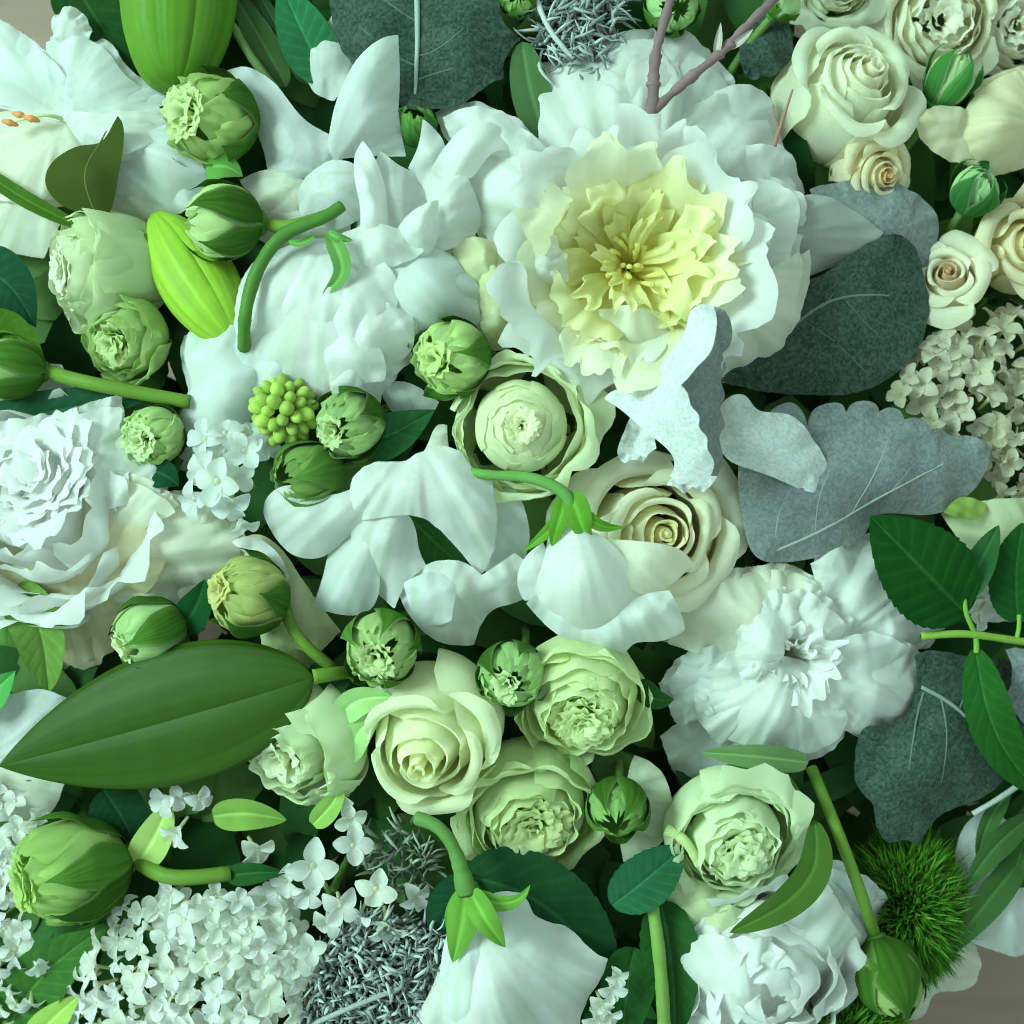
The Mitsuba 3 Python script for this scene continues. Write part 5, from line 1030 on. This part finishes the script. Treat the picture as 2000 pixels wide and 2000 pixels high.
# ================================================================ brown twig
t = thing('twig', 'forked purplish brown twig with small buds in front of the big peony', 'twig')
TW = (0.20, 0.125, 0.13)
tube(t, 'branch', [(1236, 296, 75), (1255, 250, 90), (1272, 215, 100), (1276, 170, 105), (1282, 100, 108), (1298, 40, 105), (1318, -40, 95)], [12, 12, 11, 9, 8], TW, 'bark', seed=1, rough=0.4, sides=12)
tube(t, 'branch', [(1268, 222, 98), (1310, 185, 108), (1350, 150, 110), (1400, 110, 108), (1440, 70, 105), (1500, 10, 95), (1540, -20, 85)], [9, 9, 9, 8, 7], TW, 'bark', seed=2, rough=0.4, sides=12)
for u, v, r in [(1276, 165, 15), (1281, 110, 13), (1344, 156, 15), (1402, 108, 14), (1262, 235, 16), (1250, 262, 15), (1425, 90, 13)]:
    w = at(u, v, dome(u, v) + 106)
    sph = trimesh.creation.icosphere(2, 1.0)
    vv = sph.vertices * [r * 1.0, r * 0.6, r * 0.9] * (1 + 0.12 * (meshkit.noise(sph.vertices * 2 + u) - 0.5)[:, None]) * S + w
    part(t, 'node', shape(vv, sph.faces, 'bark', col(TW, len(vv), u, vv, 0.2)))
for k, m_ in enumerate([[(1398, 108, 108), (1402, 85, 116), (1408, 42, 118)], [(1425, 95, 108), (1448, 78, 114), (1472, 55, 112)]]):
    leaf(t, 'bud_scale', m_, 16, color=(0.42, 0.40, 0.33), seed=k, fold=0.5, ns=11, nt=5)
t = thing('twig', 'tiny reddish twig in front of the lower left of the top right rose', 'twig')
tube(t, 'branch', [(1512, 285, 40), (1528, 235, 60), (1548, 175, 70)], [5, 4, 2], (0.32, 0.16, 0.12), 'bark')
tube(t, 'branch', [(1522, 250, 55), (1512, 225, 62), (1510, 205, 64)], [3, 2], (0.32, 0.16, 0.12), 'bark')

# ================================================================ tiny green berries
t = thing('berry_cluster', 'raspberry like cluster of tiny yellow green buds in the middle left', 'berries')
rg = np.random.default_rng(8)
sph = trimesh.creation.icosphere(2, 1.0)
for k in range(34):
    z = 1 - 1.25 * (k + 0.5) / 34
    a = k * 2.39996
    d = np.array([math.sqrt(1 - z * z) * math.cos(a), math.sqrt(1 - z * z) * math.sin(a), z])
    c0 = at(556, 800, dome(556, 800) + 8) + d * 52 * S * rg.uniform(0.9, 1.1)
    b1 = np.cross(d, [0.3, 0.5, 0.8]); b1 /= np.linalg.norm(b1)
    m = np.stack([b1, np.cross(d, b1), d], 1)
    r = rg.uniform(10, 15)
    vv = (sph.vertices * [r, r, r * 1.55] * S) @ m.T + c0
    part(t, 'berry', shape(vv, sph.faces, 'green_flesh', col(np.array((0.34, 0.48, 0.09)) * rg.uniform(0.65, 1.3), len(vv), k)))
down_stem(t, Frame(556, 800, dome(556, 800) - 20, 50), 0, seed=20)

# ================================================================ lilac
LG = 'white lilac clusters'
t = thing('lilac', 'big cluster of white lilac florets at the bottom left', 'lilac', LG)
cluster(t, [(235, 1775), (330, 1742), (450, 1752), (540, 1752), (600, 1795), (622, 1860), (600, 1930), (560, 2010), (520, 2090), (120, 2090), (150, 1950), (190, 1850)], 29, 35, 3, WHITE, rise=85, h=-15)
down_stem(t, Frame(380, 1930, dome(380, 1930) - 60, 100), 0, seed=21)
t = thing('lilac', 'loose white lilac florets below the spiral white rose', 'lilac', LG)
for k, (u, v, sz, h, ax) in enumerate([(612, 1690, 50, 30, (0.1, 0.1)), (735, 1735, 42, 20, (0.15, 0.1)), (665, 1770, 42, 5, (0.2, 0.3)), (640, 1800, 38, -10, (0.1, 0.5)), (755, 1810, 40, -5, (0.2, 0.7)), (700, 1790, 36, -10, (-0.3, 0.5)), (690, 1650, 40, -10, (0.3, -0.2)), (660, 1560, 34, -30, (-0.5, 0.0)), (500, 1660, 40, 0, (0.5, 0.4)), (345, 1625, 36, 10, (-0.3, 0.6)), (320, 1565, 34, 0, (-0.2, 0.1)), (345, 1560, 30, 5, (0.4, 0.1)), (390, 1560, 30, -5, (0.6, 0.2)), (560, 1720, 36, -10, (-0.2, 0.5)), (600, 1745, 36, -20, (0.0, 0.3)), (810, 1750, 34, -15, (0.6, 0.3)), (685, 1600, 34, -20, (0.2, 0.1))]):
    floret(t, u, v, h, sz, ax, k * 1.3, 700 + k, WHITE)
tube(t, 'stalk', [(612, 1690, 0), (640, 1740, -40), (650, 1800, -90)], [5, 5], (0.18, 0.26, 0.08))
down_stem(t, Frame(650, 1740, dome(650, 1740) - 60, 100), 0, seed=22)
t = thing('lilac', 'white lilac florets along the left edge beside the large leafy bud', 'lilac', LG)
cluster(t, [(-80, 1530), (40, 1560), (50, 1650), (60, 1750), (40, 1860), (10, 2000), (-80, 2050)], 31, 35, 4, WHITE, rise=40, h=-25, extra=[(72, 1885), (70, 1600), (30, 1960), (60, 1960), (160, 1790)])
down_stem(t, Frame(0, 1800, dome(0, 1800) - 60, 100), 0, seed=23)
t = thing('lilac', 'small cluster of white lilac florets right of the left peony', 'lilac', LG)
for k, (u, v, sz, h, ax) in enumerate([(400, 858, 40, 30, (-0.4, -0.2)), (440, 845, 36, 35, (0.1, -0.5)), (478, 880, 40, 30, (0.2, 0.0)), (395, 915, 40, 40, (-0.3, 0.1)), (425, 940, 48, 58, (-0.15, 0.15)), (380, 975, 40, 35, (-0.5, 0.4)), (450, 985, 42, 42, (0.1, 0.6)), (462, 930, 36, 35, (0.5, 0.2)), (520, 870, 34, 5, (0.5, 0.1)), (490, 845, 30, 10, (0.3, -0.5)), (430, 890, 36, 20, (0, 0)), (475, 1025, 32, 25, (0.4, 0.7))]):
    floret(t, u, v, h, sz, ax, k * 1.9, 800 + k, COOL)
tube(t, 'stalk', [(430, 920, 20), (460, 930, -20), (500, 950, -70)], [6, 6], (0.18, 0.30, 0.08))
t = thing('lilac', 'beige cream cluster of lilac florets at the right edge', 'lilac', LG)
cluster(t, [(1740, 780), (1780, 700), (1830, 660), (1900, 620), (2060, 600), (2060, 960), (1960, 975), (1920, 930), (1900, 860), (1830, 830)], 30, 34, 6, (0.66, 0.62, 0.49), rise=50, h=-45, extra=[(1892, 680), (1945, 830), (1960, 900)])
down_stem(t, Frame(1920, 780, dome(1920, 780) - 60, 100), 0, seed=24)
t = thing('lilac', 'tiny white blossom near the bottom edge right of the hanging sweet pea', 'lilac', LG)
for k, (u, v, sz) in enumerate([(1195, 1930, 30), (1175, 1960, 32), (1205, 1905, 24), (1165, 1990, 32), (1190, 1985, 28)]):
    floret(t, u, v, 45 - 4 * k, sz, (0.2, 0.3), k, 900 + k, WHITE)
t = thing('lilac', 'white blossom behind the rose leaf at the right edge', 'lilac', LG)
for k, (u, v, sz) in enumerate([(1920, 1180, 38), (1955, 1190, 34), (1945, 1150, 34), (1915, 1200, 34)]):
    floret(t, u, v, -5 - 4 * k, sz, (0.2, 0.3), k, 920 + k, WHITE)

# ================================================================ loose petals behind
t = thing('white_lily', 'lime tinged white lily behind the rose leaf at the right edge', 'lily')
patch(t, 'petal', [(1845, 1005, -10), (1900, 985, 0), (2060, 975, 0), (2060, 1100, -20), (1960, 1130, -10), (1900, 1090, -10)], [(1950, 1040, 20)], base=(0.76, 0.80, 0.52), lift=-10, seed=151, **lp)
patch(t, 'petal', [(1840, 1000, 0), (1880, 972, 10), (1930, 985, 5), (1910, 1012, 0)], [(1880, 992, 15)], base=(0.42, 0.58, 0.15), lift=10, seed=152, ruffle=3, waves=3)
patch(t, 'petal', [(1880, 1080, -10), (1960, 1100, 0), (2060, 1080, 0), (2060, 1200, -30), (1960, 1210, -20), (1880, 1190, -20)], [(1950, 1150, 10)], base=IVORY, lift=-50, seed=153, **lp)
t = thing('white_lily', 'white petals at the left edge under the tip of the long lily bud', 'lily')
patch(t, 'petal', [(-60, 1385, -20), (20, 1360, 0), (80, 1350, 10), (145, 1375, 0), (120, 1440, -10), (60, 1480, -20), (-60, 1490, -40)], [(50, 1410, 20)], base=COOL, lift=-55, seed=154, **lp)
patch(t, 'petal', [(-60, 1510, -20), (40, 1500, 0), (120, 1530, 10), (90, 1590, -20), (-60, 1590, -30)], [(40, 1545, 10)], base=IVORY, lift=-75, seed=155, **lp)
t = thing('white_lily', 'cream petals around the olive bud behind the middle sweet pea', 'lily')
patch(t, 'petal', [(460, 1065, -10), (510, 1050, 10), (560, 1090, 10), (600, 1150, 0), (660, 1230, -10), (620, 1270, -20), (560, 1250, -10), (540, 1180, 0)], [(570, 1160, 15)], base=(0.74, 0.74, 0.46), lift=-45, seed=156, **lp)
patch(t, 'petal', [(455, 1060, -10), (490, 1050, 10), (530, 1070, 15), (560, 1130, 0), (540, 1160, -10), (500, 1100, 0)], [(520, 1095, 20)], base=WHITE, lift=-25, seed=157, **lp)
patch(t, 'petal', [(510, 1240, -10), (560, 1225, 5), (640, 1290, 0), (590, 1320, -20), (530, 1300, -20)], [(570, 1270, 10)], base=(0.66, 0.76, 0.40), lift=-60, seed=158, **lp)
t = thing('white_lily', 'white petal tips near the brown table at the bottom right', 'lily')
patch(t, 'petal', [(1800, 1870, -10), (1850, 1850, 0), (1905, 1845, 0), (1912, 1905, -10), (1890, 1930, -20), (1830, 1945, -30), (1810, 1980, -40), (1780, 1990, -50)], [(1850, 1890, 15)], base=IVORY, lift=-40, seed=159, **lp)
patch(t, 'petal', [(1900, 1840, 0), (1930, 1790, 10), (1960, 1748, 10), (2060, 1740, 0), (2060, 1840, -10), (1990, 1865, -20), (1965, 1860, -20)], [(1980, 1800, 30)], base=COOL, lift=-30, seed=160, **lp)
patch(t, 'petal', [(1880, 1620, 0), (1930, 1580, 10), (1970, 1620, 0), (1945, 1740, -20), (1900, 1780, -30), (1870, 1700, -10)], [(1920, 1670, 10)], base=COOL, lift=-90, seed=161, **lp)
t = thing('white_lily', 'pale petals between the spiral rose and the vivid green bud', 'lily')
patch(t, 'petal', [(1240, 1480, -20), (1280, 1500, 0), (1310, 1570, 0), (1290, 1640, -20), (1220, 1680, -30), (1210, 1600, -10)], [(1260, 1580, 10)], base=(0.72, 0.76, 0.56), lift=-50, seed=162, **lp)
patch(t, 'petal', [(1310, 1700, -20), (1400, 1740, 0), (1450, 1800, 0), (1400, 1830, -20), (1320, 1800, -30)], [(1370, 1770, 10)], base=PALE, lift=-10, seed=163, **lp)
t = thing('white_lily', 'small crumpled white blossom in the top left corner beside the lily bud', 'lily')
patch(t, 'petal', [(105, 40, 0), (130, 15, 10), (165, 30, 10), (178, 65, 0), (160, 85, -10), (110, 80, -10)], [(140, 50, 25)], base=WHITE, lift=20, seed=164, ruffle=8, waves=6, fold=10, jag=5)

# ================================================================ grey twiggy foliage
def grey_foliage(name, label, poly, count, seed, h, length, color=(0.36, 0.40, 0.38)):
    rg = np.random.default_rng(seed)
    P = sg.Polygon(poly)
    x0, y0, x1, y1 = P.bounds
    V, F, C, n = [], [], [], 0
    while count:
        u, v = rg.uniform(x0, x1), rg.uniform(y0, y1)
        if not P.contains(sg.Point(u, v)):
            continue
        count -= 1
        a, L, hh = rg.uniform(0, 6.28), length * rg.uniform(0.5, 1.3), h + rg.uniform(-70, 15)
        du, dv = math.cos(a) * L, math.sin(a) * L
        b = rg.uniform(-0.6, 0.6)
        w = [at(u, v, hh + dome(u, v) - 40), at(u + du * 0.5 - dv * b * 0.4, v + dv * 0.5 + du * b * 0.4, hh + dome(u, v) + rg.uniform(-10, 25)), at(u + du, v + dv, hh + dome(u, v) + rg.uniform(-25, 20))]
        v_, f_ = tube_mesh(w, np.array([1.8, 2.6, 3.0, 1.2]) * S * rg.uniform(0.6, 1.5), 5, 8)
        V.append(v_); F.append(f_ + n); n += len(v_)
        C.append(col(np.array(color) * rg.uniform(0.45, 1.35), len(v_), 0))
    t = thing(name, label, 'foliage')
    V = np.vstack(V)
    part(t, 'sprigs', shape(V, np.vstack(F), 'bark', np.vstack(C)), kind='stuff')
    return t


t = grey_foliage('grey_foliage', 'tangle of thin grey woolly sprigs at the top edge right of the toothed leaf', [(1050, -40), (1200, -40), (1200, 70), (1165, 135), (1110, 150), (1060, 100)], 420, 1, -5, 58)
tube(t, 'stalk', [(1042, -20, 0), (1075, 60, 10), (1120, 115, 5)], [6, 5], (0.42, 0.46, 0.44))
t = grey_foliage('grey_foliage', 'patch of crumbly grey woolly foliage at the bottom edge', [(620, 1850), (700, 1790), (800, 1800), (870, 1820), (860, 1900), (820, 1990), (780, 2080), (560, 2080), (600, 1960)], 1700, 2, -10, 36)
tube(t, 'stalk', [(590, 2010, 5), (680, 1970, 15), (780, 1930, 5)], [6, 5], (0.30, 0.32, 0.30))
grey_foliage('grey_foliage', 'dull grey green sprigs between the lilac florets and the dark leaf', [(700, 1640), (800, 1600), (840, 1680), (830, 1760), (740, 1740)], 110, 3, -45, 44, (0.22, 0.26, 0.19))

# ================================================================ fuzzy green balls
def fuzzy(label, u, v, h, R, count, seed, sq=(1, 1, 0.8), color=(0.07, 0.20, 0.02)):
    rg = np.random.default_rng(seed)
    c0 = at(u, v, dome(u, v) + h)
    V, F, C = [], [], []
    for i in range(count):
        d = rg.normal(size=3)
        d[2] = abs(d[2]) * 0.9 - 0.15
        d = d / np.linalg.norm(d) * sq
        e = rg.normal(0, 0.35, 3)
        p0, p1 = d * rg.uniform(0.45, 0.8) * R, d * R * 0.95 + e * R * 0.10
        p2 = p1 + (d + e * 0.8 - [0, 0, 0.25]) * R * rg.uniform(0.12, 0.3)
        s_ = np.cross(p2 - p0, rg.normal(size=3)); s_ /= np.linalg.norm(s_)
        w = rg.uniform(2.2, 3.8)
        k = len(V) * 5
        V.append(np.array([p0 - s_ * w, p0 + s_ * w, p1 - s_ * w * 0.9, p1 + s_ * w * 0.9, p2]) * S + c0)
        F.append(np.array([[0, 1, 3], [0, 3, 2], [2, 3, 4]]) + k)
        C.append(np.tile(np.array(color) * rg.uniform(0.5, 1.6), (5, 1)))
    t = thing('fuzzy_green_flower', label, 'fuzzy green flower', 'fuzzy green flower heads')
    core = trimesh.creation.icosphere(3, 1.0)
    cv = core.vertices * np.array(sq) * R * 0.62 * S + c0
    part(t, 'core', shape(cv, core.faces, 'green_flesh', col(color, len(cv), 1)))
    part(t, 'bristles', shape(np.vstack(V), np.vstack(F), 'leaf_skin', np.vstack(C), smooth=False), kind='stuff')
    down_stem(t, Frame(u, v, dome(u, v) + h - R * 0.5, 50), 0, seed=seed)


fuzzy('bristly bright green ball under the hanging grey leaf at the lower right', 1768, 1772, -85, 132, 6000, 1, sq=(0.82, 1.1, 0.75))
fuzzy('bristly green ball cut by the bottom edge left of the long smooth bud', 1640, 2050, -20, 130, 3600, 2)
